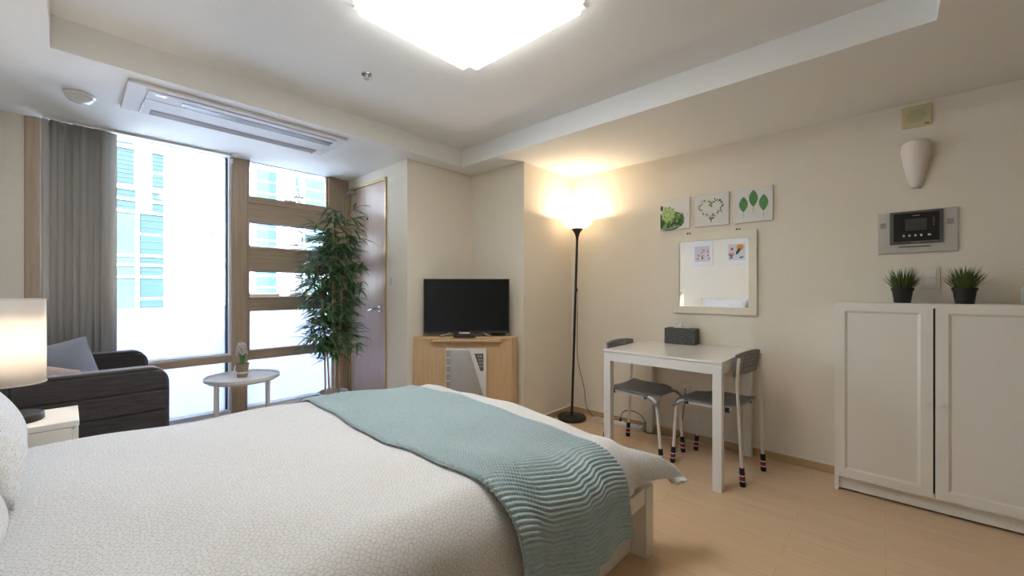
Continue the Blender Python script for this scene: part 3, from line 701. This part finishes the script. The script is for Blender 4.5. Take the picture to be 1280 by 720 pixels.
tag(obj('plug_cable', MB().tube(smooth_path([(3.164, 1.655, .055), (3.164, 1.63, .12), (3.18, 1.56, .14), (3.203, 1.49, .11), (3.206, 1.444, .045), (3.19, 1.4395, .008), (3.15, 1.437, .006), (3.135, 1.40, .006), (3.17, 1.33, .006), (3.205, 1.19, .01), (3.205, 1.16, .12), (3.215, 1.14, .30), (3.222, 1.14, .388)]), .0032, 6).tube([(3.164, 1.655, .040), (3.164, 1.655, .058)], .012, 10), BLACKP, smooth='auto'), 'black cable looping from the power strip up to the wall socket', 'cable')
wc = smooth_path([(3.15, 1.451, .012), (3.115, 1.42, .006), (3.11, 1.28, .006), (3.16, 1.20, .006), (3.18, 1.08, .006), (3.175, 1.0, .006)])
tag(obj('white_cable', MB().tube(wc, .0035, 6), PLASTIC, smooth='auto'), 'white cable trailing on the floor from the power strip towards the cabinet', 'cable')
lc = []
for k in range(60):
    a = k / 59 * 2 * PI * 2.6; lc.append((3.11 + .028 * math.cos(a), 1.835 + .07 * math.sin(a) - .0005 * k, .006 + .0006 * k))
tag(obj('coiled_cable', MB().tube(lc, .003, 6), PLASTIC, smooth='auto'), 'white cable coiled on the floor beside the floor lamp base', 'cable')

# ------------------------------------------------------------------ dining table
tx0, tx1, ty0, ty1, th = 2.49, 3.222, .678, 1.432, .74
dt = thing('dining_table', 'square white dining table against the wall below the mirror', 'table', ((tx0 + tx1) / 2, (ty0 + ty1) / 2, 0))
obj('tabletop', MB().box(tx0, tx1, ty0, ty1, th - .014, th), mat('white_gloss_top', (.82, .80, .76), .12, noise=.008), dt, world=True, bevel=.002)
i = .003
ap = MB()
ap.box(tx0 + i + .05, tx1 - i - .05, ty0 + i, ty0 + .025, th - .075, th - .017).box(tx0 + i + .05, tx1 - i - .05, ty1 - .025, ty1 - i, th - .075, th - .017)
ap.box(tx0 + i, tx0 + .025, ty0 + i + .05, ty1 - i - .05, th - .075, th - .017).box(tx1 - .025, tx1 - i, ty0 + i + .05, ty1 - i - .05, th - .075, th - .017)
ap.box(tx0 + .056, tx1 - .056, ty0 + .02, ty1 - .02, th - .03, th - .0145)
obj('apron', ap, WHITE, dt, world=True, bevel=.0015)
for x in (tx0 + i, tx1 - i - .05):
    for y in (ty0 + i, ty1 - i - .05):
        obj('leg', MB().box(x, x + .05, y, y + .05, 0, th - .017), WHITE, dt, world=True, bevel=.002)
xb = thing('tissue_box', 'dark grey speckled tissue box on the white table under the mirror', 'tissue box', (3.155, 1.142, th), R(4))
tm = mat('speckled_felt', (.085, .083, .08), .9)
v = N(tm, 'ShaderNodeTexVoronoi'); v.inputs['Scale'].default_value = 90; tc = N(tm, 'ShaderNodeTexCoord'); L(tm, tc.outputs['Object'], v.inputs['Vector'])
rr = ramp(tm, [(0, (.45, .43, .38)), (.16, (.4, .38, .34)), (.22, (.085, .083, .08))]); L(tm, v.outputs['Distance'], rr.inputs[0]); L(tm, rr.outputs[0], bsdf(tm).inputs['Base Color'])
obj('box', MB().box(-.058, .058, -.112, .112, 0, .118), tm, xb, bevel=.006)
def tis(u, v):
    a = (u - .5) * .12; hgt = .045 * (1 - abs(2*u - 1)) * (1 - .0 * v)
    return (.012 * math.sin(5 * u + 3) * v, a * (1 - .75 * v), .117 + v * (.052 - .01 * math.cos(9 * u)) * (1 - .35 * abs(2*u-1)))
obj('tissue', MB().grid(tis, 14, 6), mat('tissue_paper', (.82, .81, .79), .95, noise=.02), xb, smooth=True, solid=.001)

# ------------------------------------------------------------------ chairs
def sock_mat():
    m = mat('striped_sock', (.02, .02, .03), .95)
    tc = N(m, 'ShaderNodeTexCoord'); sx = N(m, 'ShaderNodeSeparateXYZ'); L(m, tc.outputs['Object'], sx.inputs[0])
    mu = N(m, 'ShaderNodeMath', operation='MULTIPLY'); mu.inputs[1].default_value = 1 / .112; L(m, sx.outputs['Z'], mu.inputs[0])
    nv, wh, rd = (.016, .017, .026), (.72, .70, .68), (.27, .02, .045)
    r = ramp(m, [(0, nv), (.27, wh), (.33, rd), (.55, wh), (.61, nv)], 'CONSTANT'); L(m, mu.outputs[0], r.inputs[0]); L(m, r.outputs[0], bsdf(m).inputs['Base Color'])
    return m
SOCK = sock_mat()
def chair(label, loc, rz):
    t = thing('dining_chair', label, 'chair', loc, rz, 'dining chairs')
    def seat(u, v):
        a, b = 2*u - 1, 2*v - 1
        w = .185 + .008 * b - .012 * sm(-.6, -1, b)
        c = sm(.5, 1, abs(a)) * sm(.25, 1, b)
        x = a * w; y = b * .185 - .028 * sm(.3, 1, b) * (1 - abs(a) ** 2) * .6 + .01 * c
        z = .452 - .010 * (1 - a * a) * (1 - b * b) - .05 * c ** 1.3 + .012 * sm(-.6, -1, b) * abs(a) ** 2 - .010 * sm(.6, 1, b)
        return (x, y, z)
    s = obj('seat', MB().grid(seat, 20, 20), GREYSEAT, t, smooth=True, solid=.009, bevel=0)
    fr = MB()
    for sx in (-1, 1): fr.tube([(sx * .165, -.165, .432), (sx * .168, .0, .430), (sx * .168, .15, .425)], .009, 10)
    fr.tube([(-.165, -.12, .428), (.165, -.12, .428)], .008, 8)
    obj('seat_frame', fr, LEGWHITE, t, smooth='auto')
    for sx in (-1, 1):
        for y in (-.15, .10): obj('clip', MB().box(sx * .168 - .013, sx * .168 + .013, y - .012, y + .012, .416, .441), BLACKP, t, bevel=.003)
    nx, nz = 10, 5
    def back(u, v):
        a = 2*u - 1; w = .178 - .008 * (1 - v)
        return (a * w, -.205 - .018 * (v - .5) + .012 * a * a, .64 + .14 * v - .010 * a * a * v - .006 * abs(a) ** 6)
    keep = lambda i, j: not (i % 2 == 1 and 3 < i < 2 * nx - 2 and j % 2 == 1 and 1 < j < 2 * nz)
    obj('backrest', MB().grid(back, 2 * nx + 1, 2 * nz + 2, keep), GREYSEAT, t, smooth=True, solid=.010, offset=0)
    for sx in (-1, 1):
        pts = [(sx * .160, .205, 0), (sx * .166, .178, .33), (sx * .168, .168, .395), (sx * .168, .145, .425), (sx * .168, .11, .431)]
        l = obj('leg', MB().tube(smooth_path(pts, 4), .0092, 12), LEGWHITE, t, smooth='auto')
        def sock(x0, y0, x1, y1):
            k = .108 / .33
            mb = MB(); n_ = 7
            mb.tube([(x0 + (x1 - x0) * k * i / n_, y0 + (y1 - y0) * k * i / n_, .001 + .107 * i / n_) for i in range(n_ + 1)], [.0145, .016, .0145, .0152, .0142, .0150, .0140, .0138], 14)
            return mb
        obj('sock', sock(sx * .160, .205, sx * .166, .178), SOCK, l, smooth='auto')
        pts = [(sx * .160, -.232, 0), (sx * .166, -.215, .37), (sx * .168, -.206, .56), (sx * .167, -.207, .66), (sx * .166, -.214, .745)]
        l = obj('leg', MB().tube(smooth_path(pts, 4), .0092, 12), LEGWHITE, t, smooth='auto')
        obj('sock', sock(sx * .160, -.232, sx * .1654, -.217), SOCK, l, smooth='auto')
    return t
ch = chair('grey seat chair with striped socks at the table side nearest the cabinet', (2.855, .822, 0), R(-8))
c2 = copy_tree(ch); c2.location = (2.80, 1.272, 0); c2.rotation_euler = (0, 0, R(176))
c2['label'] = 'grey seat chair with striped socks on the floor lamp side of the table'

# ------------------------------------------------------------------ wall pieces on the right wall
mr = thing('mirror', 'cream framed wall mirror hanging above the white table', 'mirror', (XR, .943, .97))
y0, y1, z0, z1, w = .655, 1.232, .97, 1.573, .052
fm = MB(); fm.box(XR - .024, XR - .004, y0, y1, z0, z0 + w).box(XR - .024, XR - .004, y0, y1, z1 - w * 1.1, z1).box(XR - .024, XR - .004, y0, y0 + w * .95, z0 + w, z1 - w * 1.1).box(XR - .024, XR - .004, y1 - w * .95, y1, z0 + w, z1 - w * 1.1)
obj('mirror_frame', fm, CREAM, mr, world=True, bevel=.003)
obj('mirror_glass', MB().box(XR - .014, XR - .006, y0 + w * .9, y1 - w * .9, z0 + w * .95, z1 - w), MIRROR, mr, world=True)
for y in (1.118, .775):
    hk = MB()
    for d in (-.009, .009): hk.tube([(XR - .004, y + d * .4, z1 - .003), (XR - .006, y + d, z1 + .014), (XR - .004, y + d * 1.5, z1 + .004)], .0035, 6)
    obj('hook', hk, BLACK, mr, world=True)
FR = {'succulent': (1.105, 1.335), 'heart': (.832, 1.068), 'leaf': (.561, .796)}
cz0, cz1, ct = 1.622, 1.861, .018
def canvas(key, label):
    a, b = FR[key]; t = thing('canvas_print', label, 'picture', (XR, (a + b) / 2, cz0), 0, 'botanical canvas prints')
    obj('canvas', MB().box(XR - ct, XR, a, b, cz0, cz1), CANVAS, t, world=True, bevel=.002); return t
XP = XR - ct - .0006
def disc(mb, y, z, ry, rz, n=24, x=XP, rot=0, clip=None):
    pts = []
    for k in range(n):
        a = 2 * PI * k / n; dy, dz = ry * math.cos(a), rz * math.sin(a); c, s_ = math.cos(rot), math.sin(rot)
        py, pz = y + dy * c - dz * s_, z + dy * s_ + dz * c
        if clip: py = min(py, clip)
        pts.append((x, py, pz))
    mb.poly(pts)
def leaf2d(mb, y, z, ln, wd, rot, x=XP, n=8):
    """leaf lying in the wall plane, from its base at (y, z) along angle rot (0 = up, positive = towards smaller y)"""
    pts = []
    for k in range(n + 1):
        t = k / n; pts.append((t * ln, wd / 2 * math.sin(PI * t) ** .8 if 0 < t < 1 else 0))
    pts += [(t, -w_) for t, w_ in pts[-2:0:-1]]
    mb.poly([(x, y - t * math.sin(rot) + w_ * math.cos(rot), z + t * math.cos(rot) + w_ * math.sin(rot)) for t, w_ in pts])
G1 = mat('print_green', (.10, .27, .09), .7, noise=.2, nscale=60); G2 = mat('print_light_green', (.32, .50, .16), .7, noise=.2, nscale=80); G3 = mat('print_dark_green', (.05, .12, .04), .7, noise=.35, nscale=90)
rnd = random.Random(5)
t = canvas('leaf', 'white canvas print of three green leaves, the one nearest the speaker panel')
for yy, zz, ln in ((.738, 1.695, .108), (.676, 1.725, .118), (.615, 1.692, .112)):
    mb = MB(); leaf2d(mb, yy, zz, ln, .055, 0, n=14); mb.poly([(XP, yy - .001, zz - .042), (XP, yy + .001, zz - .042), (XP, yy + .001, zz + .002), (XP, yy - .001, zz + .002)])
    obj('printed_leaf', mb, G1, t, world=True)
    mv = MB(); mv.poly([(XP - .0004, yy - .0008, zz + .005), (XP - .0004, yy + .0008, zz + .005), (XP - .0004, yy, zz + ln - .01)]); obj('leaf_vein', mv, G3, t, world=True)
t = canvas('heart', 'white canvas print with a heart shaped leaf wreath, hung in the middle')
ma, mbk = MB(), MB()
for k in range(86):
    a = 2 * PI * k / 86; hx = 16 * math.sin(a) ** 3; hz = 13 * math.cos(a) - 5 * math.cos(2*a) - 2 * math.cos(3*a) - math.cos(4*a)
    y = .95 - hx * .0052 + rnd.uniform(-.003, .003); z = 1.752 + hz * .0050 + rnd.uniform(-.003, .003)
    leaf2d(ma if (hx < 0 and rnd.random() < .6) else mbk, y, z, rnd.uniform(.014, .022), .0065, rnd.uniform(-PI, PI), n=4, x=XP - rnd.random() * .0006)
obj('wreath_leaves', ma, G2, t, world=True); obj('wreath_dark_leaves', mbk, G3, t, world=True)
t = canvas('succulent', 'white canvas print of a green succulent in a bowl, the one nearest the floor lamp')
e = 1.333
mb = MB(); disc(mb, 1.262, 1.692, .118, .075, 40, clip=e); obj('succulent_bed', mb, mat('print_moss', (.06, .11, .04), .8, noise=.7, nscale=140), t, world=True)
mb = MB(); disc(mb, 1.321, 1.797, .012, .022, 16, XP - .0003, clip=e); obj('printed_pebble', mb, mat('print_brown', (.13, .11, .09), .8, noise=.5, nscale=200), t, world=True)
ml, md_ = MB(), MB()
for k in range(130):
    a = rnd.uniform(0, 2*PI); rr_ = math.sqrt(rnd.random()); yy = 1.25 + .10 * rr_ * math.cos(a)
    if yy < e - .02: leaf2d(ml if k % 2 else md_, yy, 1.692 + .066 * rr_ * math.sin(a), .02, .011, rnd.uniform(-2, 2), XP - .0003 - .0001 * rnd.random(), 4)
obj('small_leaves', ml, G1, t, world=True); obj('small_bright_leaves', md_, G2, t, world=True)
PALE = mat('print_pale_green', (.50, .64, .30), .7, noise=.15, nscale=90)
for ring, (n_, ln, wd, m_, off) in enumerate(((11, .070, .034, G2, 0), (9, .055, .030, PALE, .25), (7, .038, .024, G2, .1), (5, .024, .018, PALE, .3))):
    mb = MB()
    for k in range(n_):
        a = -PI + k * 2 * PI / n_ + off; leaf2d(mb, 1.275, 1.742, min(ln, ln if math.sin(a) > -.3 else .052), wd, a, XP - .0008 - .0004 * ring - .00002 * k, 10)
    obj('rosette_leaf', mb, m_, t, world=True)
mb = MB()
mb.poly([(XP - .0028, y, z) for y, z in [(1.333, 1.640), (1.300, 1.634), (1.26, 1.634), (1.205, 1.650), (1.20, 1.640), (1.25, 1.626), (1.30, 1.625), (1.333, 1.628)]]); obj('bowl_rim', mb, mat('print_grey_bowl', (.45, .43, .46), .7, noise=.2, nscale=60), t, world=True)

spk = thing('speaker_panel', 'yellowed square speaker panel high on the wall above the sconce', 'speaker', (XR, -.127, 2.06))
YEL = mat('yellowed_plastic', (.62, .53, .30), .5, noise=.04)
obj('plate', MB().box(XR - .012, XR, -.188, -.067, 2.064, 2.186), YEL, spk, world=True, bevel=.003)
mb = MB()
for k in range(9):
    zz = 2.128 + (k - 4) * .008; hw = .040 * math.sqrt(max(.05, 1 - ((k - 4) / 5) ** 2)); mb.box(XR - .014, XR - .012, -.127 - hw, -.127 + hw, zz - .0033, zz + .0033)
obj('grille', mb, mat('grille_sage', (.50, .50, .27), .6, noise=.05), spk, world=True)
obj('badge', MB().box(XR - .0128, XR - .012, -.180, -.160, 2.073, 2.078), BLACKP, spk, world=True)
sc = thing('wall_sconce', 'unlit white shield shaped wall sconce above the intercom panel', 'sconce', (XR, -.127, 1.72))
def scf(u, v):
    hw = .064 * (.20 + .80 * min(1, v / .85) ** .62) * (1 - .05 * sm(.85, 1, v)); a = (u - .5) * PI
    dp = .085 * (.22 + .78 * v ** .8)
    z = 1.722 + .245 * v + .016 * v * math.cos(a) - .004
    return (XR - .001 - dp * math.cos(a) ** .8, -.127 - hw * math.sin(a), z)
obj('shade', MB().grid(scf, 24, 22), mat('ceramic_white', (.76, .70, .63), .5, noise=.02), sc, world=True, smooth=True, solid=.004, offset=-1)
obj('wall_plate', MB().box(XR - .010, XR, -.165, -.089, 1.80, 1.93), WHITE, sc, world=True, bevel=.003)
obj('lamp_holder', MB().tube([(XR - .04, -.127, 1.86), (XR - .04, -.127, 1.92)], .016, 14).tube([(XR - .01, -.127, 1.87), (XR - .04, -.127, 1.87)], .008, 8), PLASTIC, sc, world=True, smooth='auto')

ic = thing('intercom_panel', 'silver home intercom panel with a black screen unit above the cabinet', 'intercom', (XR, -.125, 1.357))
def pl(name, m, y0, y1, z0, z1, d0, d1, par=ic, bev=0):
    return obj(name, MB().box(XR - d1, XR - d0, y0, y1, z0, z1), m, par, world=True, bevel=bev)
pl('plate', mat('satin_silver', (.56, .54, .50), .4, metal=.3, noise=.03), -.286, .036, 1.358, 1.596, 0, .014, bev=.003)
un = pl('unit_frame', mat('unit_grey', (.10, .10, .10), .4, noise=.04), -.232, -.018, 1.408, 1.592, .014, .026, bev=.003)
pl('black_face', mat('gloss_black', (.010, .010, .011), .2, noise=.05), -.216, -.034, 1.423, 1.580, .026, .028, un)
pl('display', mat('dead_display', (.055, .055, .055), .3, noise=.04), -.168, -.082, 1.482, 1.548, .028, .029, un)
BW = mat('button_white', (.65, .65, .65), .4, noise=.02); MK = mat('mark_grey', (.35, .35, .35), .5, noise=.02)
for k in range(5):
    yy = -.076 - k * .0235 - (.008 if k == 4 else 0); s_ = .004 if k < 4 else .006
    pl('button', BW, yy - s_, yy + s_, 1.449, 1.457, .028, .0305, un); pl('mark', MK, yy - s_, yy + s_, 1.460, 1.4615, .028, .0286, un)
pl('mark', MK, -.140, -.110, 1.563, 1.567, .028, .0286, un); pl('mark', MK, -.142, -.106, 1.413, 1.4165, .026, .0266, un)
for k in range(4): pl('indicator', MK, -.197, -.193, 1.505 + k * .012, 1.510 + k * .012, .028, .0286, un)
pl('card_slot', BLACKP, -.185, -.055, 1.390, 1.395, .014, .0155)
SLT = mat('slot_grey_light', (.30, .29, .28), .5, noise=.03)
for yc in (.010, -.258):
    mb = MB(); mb.box(XR - .0146, XR - .014, yc - .0125, yc + .0125, 1.505, 1.536)
    for k in range(5): mb.box(XR - .0155, XR - .0145, yc - .0115, yc + .0115, 1.508 + k * .006, 1.511 + k * .006)
    obj('speaker_slot', mb, SLT, ic, world=True)
def switch(name, y0, y1, z0, z1, label):
    t = thing(name, label, 'switch', (XR, (y0 + y1) / 2, z0), 0, 'wall switch plates')
    obj('plate', MB().box(XR - .009, XR, y0, y1, z0, z1), CREAM, t, world=True, bevel=.003)
    m = (z0 + z1) / 2; a, b = y0 + .014, y1 - .014
    for u, v in ((z0 + .014, m - .0015), (m + .0015, z1 - .014)): obj('rocker', MB().box(XR - .014, XR - .009, a, b, u, v), PLASTIC, t, world=True, bevel=.002)
switch('light_switch', -.220, -.148, 1.155, 1.276, 'cream double rocker switch between the two grass pots')
switch('light_switch', -.112, -.036, 1.155, 1.276, 'cream switch plate mostly hidden behind the grass pot by the cabinet end')

# ------------------------------------------------------------------ white cabinet
CB = thing('storage_cabinet', 'tall white two-door cabinet standing against the wall under the intercom', 'cabinet', (3.1, -.18, 0))
cx, cy0, cy1, cz = 2.975, -.582, .217, 1.077
obj('carcass', MB().box(cx + .02, XR - .012, cy1 - .018, cy1, 0, cz - .002).box(cx + .02, XR - .012, cy0, cy0 + .018, 0, cz - .002).box(cx + .02, XR - .012, cy0 + .018, cy1 - .018, .085, .105).box(XR - .02, XR - .012, cy0 + .018, cy1 - .018, .105, cz - .024), WHITE_WOOD, CB, world=True, bevel=.0015)
obj('top', MB().box(cx + .001, XR - .012, cy0, cy1, cz - .022, cz), WHITE_WOOD, CB, world=True, bevel=.002)
obj('plinth', MB().box(cx + .035, cx + .05, cy0 + .018, cy1 - .018, .012, .085), WHITE_WOOD, CB, world=True, bevel=.001)
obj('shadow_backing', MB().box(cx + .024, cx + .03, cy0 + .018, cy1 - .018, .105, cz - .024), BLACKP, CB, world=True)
md = (cy0 + cy1) / 2
for a, b, kn in ((md + .004, cy1 - .001, md + .025), (cy0 + .001, md - .004, md - .030)):
    z0, z1, fw = .088, cz - .003, .045
    if True:
        z1 = cz - .001
    d = MB(); x0, x1 = cx - .0, cx + .020
    d.box(x0, x1, a, a + fw, z0, z1).box(x0, x1, b - fw, b, z0, z1).box(x0, x1, a + fw, b - fw, z0, z0 + fw).box(x0, x1, a + fw, b - fw, z1 - fw, z1)
    s_ = fw + .012
    for q in ([(x0, a+fw, z0+fw), (x0, b-fw, z0+fw), (x0+.008, b-s_, z0+s_), (x0+.008, a+s_, z0+s_)], [(x0, a+fw, z1-fw), (x0+.008, a+s_, z1-s_), (x0+.008, b-s_, z1-s_), (x0, b-fw, z1-fw)],
              [(x0, a+fw, z0+fw), (x0+.008, a+s_, z0+s_), (x0+.008, a+s_, z1-s_), (x0, a+fw, z1-fw)], [(x0, b-fw, z0+fw), (x0, b-fw, z1-fw), (x0+.008, b-s_, z1-s_), (x0+.008, b-s_, z0+s_)]): d.poly(q)
    dr = obj('door', d, WHITE_WOOD, CB, world=True, fixn=False)
    obj('door_panel', MB().box(x0 + .008, x1 - .004, a + fw, b - fw, z0 + fw, z1 - fw), WHITE_WOOD, dr, world=True)
    obj('knob', MB().tube([(x0, kn, .565), (x0 - .012, kn, .565), (x0 - .014, kn, .565), (x0 - .024, kn, .565)], [.004, .004, .009, .0075], 14), PLASTIC, dr, world=True, smooth='auto')
GRASS = mat('grass_blade', (.075, .115, .022), .5, noise=.5, nscale=30)
POTB = mat('black_pot', (.010, .011, .012), .5, noise=.15)
def grass_pot(y, label, sc, seed):
    p = (3.10, y, cz); t = thing('potted_grass', label, 'potted plant', p, 0, 'grass pots on the cabinet')
    obj('pot', MB().lathe([(.034 * sc, 0), (.043 * sc, .068), (.047 * sc, .068), (.0475 * sc, .082), (.0445 * sc, .082), (.042 * sc, .072), (.001, .070)], p, 32, True), POTB, t, world=True, smooth='auto')
    rnd = random.Random(seed); g = MB()
    for k in range(230):
        a = rnd.uniform(0, 2*PI); r_ = .034 * sc * math.sqrt(rnd.random()); tilt = rnd.uniform(.05, .95) * (.35 + .65 * r_ / .034)
        blade(g, (p[0] + r_ * math.cos(a), y + r_ * math.sin(a), cz + .068), (tilt * math.cos(a) * .9, tilt * math.sin(a), 1), rnd.uniform(.07, .135) * (1 if tilt < .5 else .85), .0048, .35, 4)
    obj('grass', g, GRASS, t, world=True, smooth=True, fixn=False)
grass_pot(-.068, 'small artificial grass in a black pot near the cabinet end by the table', 1.0, 21)
grass_pot(-.298, 'small artificial grass in a black pot on the second cabinet door side', 1.0, 22)
pc = thing('pen_cup', 'pale cup holding dark pens on the cabinet at the edge of view', 'cup', (3.10, -.522, cz))
obj('cup', MB().lathe([(.040, 0), (.042, .004), (.042, .085), (.039, .085), (.038, .006), (.001, .006)], (3.10, -.522, cz), 28, True), mat('cup_grey', (.45, .44, .38), .5, noise=.04), pc, world=True, smooth='auto')
tag(obj('wooden_ruler', MB().box(3.095, 3.099, -.508, -.488, cz + .008, cz + .115), CABWOOD, bevel=.001), 'short wooden ruler standing in the pale cup', 'ruler')
tag(obj('dark_pen', MB().tube([(3.098, -.53, cz + .009), (3.10, -.492, cz + .175)], .004, 8), BLACKP, smooth='auto'), 'dark pen leaning in the pale cup', 'pen')

# ------------------------------------------------------------------ posters above the bed (seen in the mirror)
def poster(y, label, cols):
    t = thing('wall_poster', label, 'poster', (XL + .012, y, 1.53), 0, 'posters above the bed')
    x = XL
    obj('sheet', MB().box(x, x + .012, y - .155, y + .155, 1.53, 1.96), CANVAS, t, world=True, bevel=.002)
    obj('picture_field', MB().box(x + .012, x + .0126, y - .115, y + .115, 1.60, 1.845), cols[0], t, world=True)
    return t
t = poster(2.17, 'pale poster of reddish leaf sprigs above the bed, nearer the window', [mat('poster_blush', (.62, .54, .54), .8, noise=.06)])
rnd = random.Random(9); ma, mb_ = MB(), MB()
for k in range(26):
    leaf2d(ma if k % 2 else mb_, 2.17 + rnd.uniform(-.09, .09), 1.62 + rnd.random() * .14, rnd.uniform(.03, .055), .016, rnd.uniform(-1.2, 1.2), XL + .0132 + .00004 * k, 6)
obj('sprig_leaves', ma, mat('poster_maroon', (.22, .10, .10), .8, noise=.2), t, world=True); obj('pale_leaves', mb_, mat('poster_rose', (.80, .62, .60), .8, noise=.1), t, world=True)
t = poster(1.67, 'abstract poster with an orange disc and dark leaf above the middle of the bed', [mat('poster_grey', (.58, .58, .57), .8, noise=.05)])
mb = MB(); disc(mb, 1.625, 1.79, .05, .045, 28, XL + .0132); obj('orange_disc', mb, mat('poster_orange', (.65, .25, .05), .8, noise=.08), t, world=True)
mb = MB(); leaf2d(mb, 1.68, 1.68, .12, .045, .5, XL + .0136); leaf2d(mb, 1.64, 1.63, .07, .02, 1.3, XL + .0136); leaf2d(mb, 1.775, 1.63, .06, .02, 1.3, XL + .0136); obj('dark_leaves', mb, mat('poster_navy', (.04, .05, .08), .8, noise=.1), t, world=True)
mb = MB()
for a in (-.7, -.2, .35): leaf2d(mb, 1.74, 1.645, .085, .018, a, XL + .0138 + a * .0001)
disc(mb, 1.735, 1.77, .02, .022, 18, XL + .0138); obj('red_coral', mb, mat('poster_red', (.50, .09, .06), .8, noise=.1), t, world=True)

# ------------------------------------------------------------------ outside
struct('ground', MB().box(-25, 30, YW + .3, 40, -.15, -.05), mat('pale_paving', (.60, .66, .74), .9, noise=.06, nscale=2))
OB = thing('office_building', 'white office building with teal glazed bays across the way seen through the window', 'building', (3, 14, -.05))
FW = mat('white_cladding', (.70, .78, .90), .7, noise=.03, nscale=2)
obj('facade', MB().box(-6, 16, 14, 20, -.05, 10), FW, OB, world=True)
TEAL = mat('teal_glass', (.024, .050, .056), .4, spec=.1, noise=.25, nscale=.8); TEAL2 = mat('pale_teal_blinds', (.038, .064, .068), .5, spec=.1, noise=.2, nscale=1.2)
MUL = mat('white_mullion', (.88, .89, .9), .5, noise=.02)
def bay(x0, x1, zs, m, slats=0):
    for a, b in zip(zs, zs[1:]):
        w_ = obj('window', MB().box(x0, x1, 13.96, 14, a + .03, b - .03), m, OB, world=True)
        if slats:
            mb = MB(); n = max(2, int((b - a) / slats))
            for k in range(1, n): mb.box(x0, x1, 13.945, 13.96, a + (b - a) * k / n - .012, a + (b - a) * k / n + .012)
            obj('louvre', mb, TEAL2, w_, world=True)
zl = [.4, .92, 1.47, 1.77, 2.0, 3.1, 3.41, 3.68]
bay(.2, 1.17, [.4, 1.47, 1.77, 2.0, 3.1], TEAL2); bay(.2, 1.17, [3.1, 3.41, 3.68], TEAL, .12); bay(.2, 1.14, [3.74, 4.72, 6.4], TEAL, .1)
bay(1.23, 1.71, [.4, .92, 1.48, 1.78, 2.03, 2.57, 3.12], TEAL, .14); bay(1.48, 1.71, [3.12, 3.41, 4.18, 4.8, 6.4], TEAL, .1)
mb = MB(); mb.box(-3, 1.75, 13.9, 13.96, 3.66, 3.76); mb.box(1.165, 1.235, 13.9, 13.96, .4, 3.1); mb.box(-3, 1.75, 13.9, 13.96, 4.68, 4.76); mb.box(1.93, 1.95, 13.97, 14, 0, 9)
for z in (1.47, 1.77, 2.01, 3.11, 3.41): mb.box(-3, 1.75, 13.91, 13.965, z - .025, z + .025)
obj('mullion_grid', mb, MUL, OB, world=True)
for x0, x1, m in ((3.85, 4.18, TEAL2), (4.18, 4.40, TEAL), (4.95, 5.2, TEAL), (5.25, 5.95, TEAL2)):
    bay(x0, x1, [.5 + .36 * k for k in range(13)], m)
bay(-2.6, -.1, [.4, 1.47, 2.6, 3.6, 4.7, 6.2], TEAL2)
# bare trees
BARK = mat('pale_bark', (.11, .10, .105), .9, noise=.15, nscale=10)
def tree(loc, h, seed, label):
    rnd = random.Random(seed); t = thing('bare_tree', label, 'tree', loc, 0, 'bare street trees outside')
    p = Vector(loc); pts = [p + Vector((.03 * math.sin(k * 1.3) * k / 3, 0, h * k / 8)) for k in range(9)]
    obj('trunk', MB().tube(pts, [.07 * (1 - .7 * k / 8) for k in range(9)], 10), BARK, t, world=True, smooth='auto')
    mb = MB()
    for k in range(13):
        f_ = .42 + .55 * k / 13; b = p + Vector((0, 0, h * f_)); a = rnd.uniform(0, 2*PI); d = Vector((math.cos(a) * .45, math.sin(a) * .3, 1)); ln = rnd.uniform(.35, .8)
        q = [b, b + d * ln * .5, b + d * ln + Vector((rnd.uniform(-.06, .06), 0, .1))]; mb.tube(q, [.018, .012, .004], 6)
        for j in range(2): mb.tube([q[1], q[1] + Vector((rnd.uniform(-.25, .25), rnd.uniform(-.2, .2), rnd.uniform(.2, .4)))], [.008, .003], 5)
    obj('branches', mb, BARK, t, world=True)
tree((1.64, 8.2, -.05), 2.35, 4, 'slim bare tree outside the wide window pane')
tree((2.98, 8.2, -.05), 3.6, 8, 'bare tree outside the awning window panes')

# ------------------------------------------------------------------ light, world, camera
sun = bpy.data.lights.new('sun', 'SUN'); sun.energy = 8; sun.angle = R(1); sun.color = (1, .98, .95)
so_ = bpy.data.objects.new('sun', sun); C.objects.link(so_)
so_.rotation_euler = Vector((.25, .75, -.62)).to_track_quat('-Z', 'Y').to_euler()
w = bpy.data.worlds.new('world'); bpy.context.scene.world = w; w.use_nodes = True
nt = w.node_tree; bg = nt.nodes['Background']
sky = nt.nodes.new('ShaderNodeTexSky'); sky.sky_type = 'NISHITA'; sky.sun_disc = False; sky.sun_elevation = R(38); sky.sun_rotation = R(200); sky.air_density = 1; sky.dust_density = 2
nt.links.new(sky.outputs[0], bg.inputs[0]); bg.inputs[1].default_value = 1.9

cam = bpy.data.cameras.new('camera'); co = bpy.data.objects.new('camera', cam); C.objects.link(co)
co.location = (0, 0, 1.15); co.rotation_euler = (PI / 2, 0, R(-47.5))
cam.sensor_width = 36; cam.sensor_fit = 'HORIZONTAL'; cam.lens = 36 * 509.6 / 1280; cam.shift_y = 2 / 1280; cam.clip_start = .02; cam.clip_end = 200
S = bpy.context.scene; S.camera = co
S.view_settings.view_transform = 'Standard'; S.view_settings.look = 'None'; S.view_settings.gamma = 1; S.view_settings.use_curve_mapping = False
S.view_settings.exposure = .7
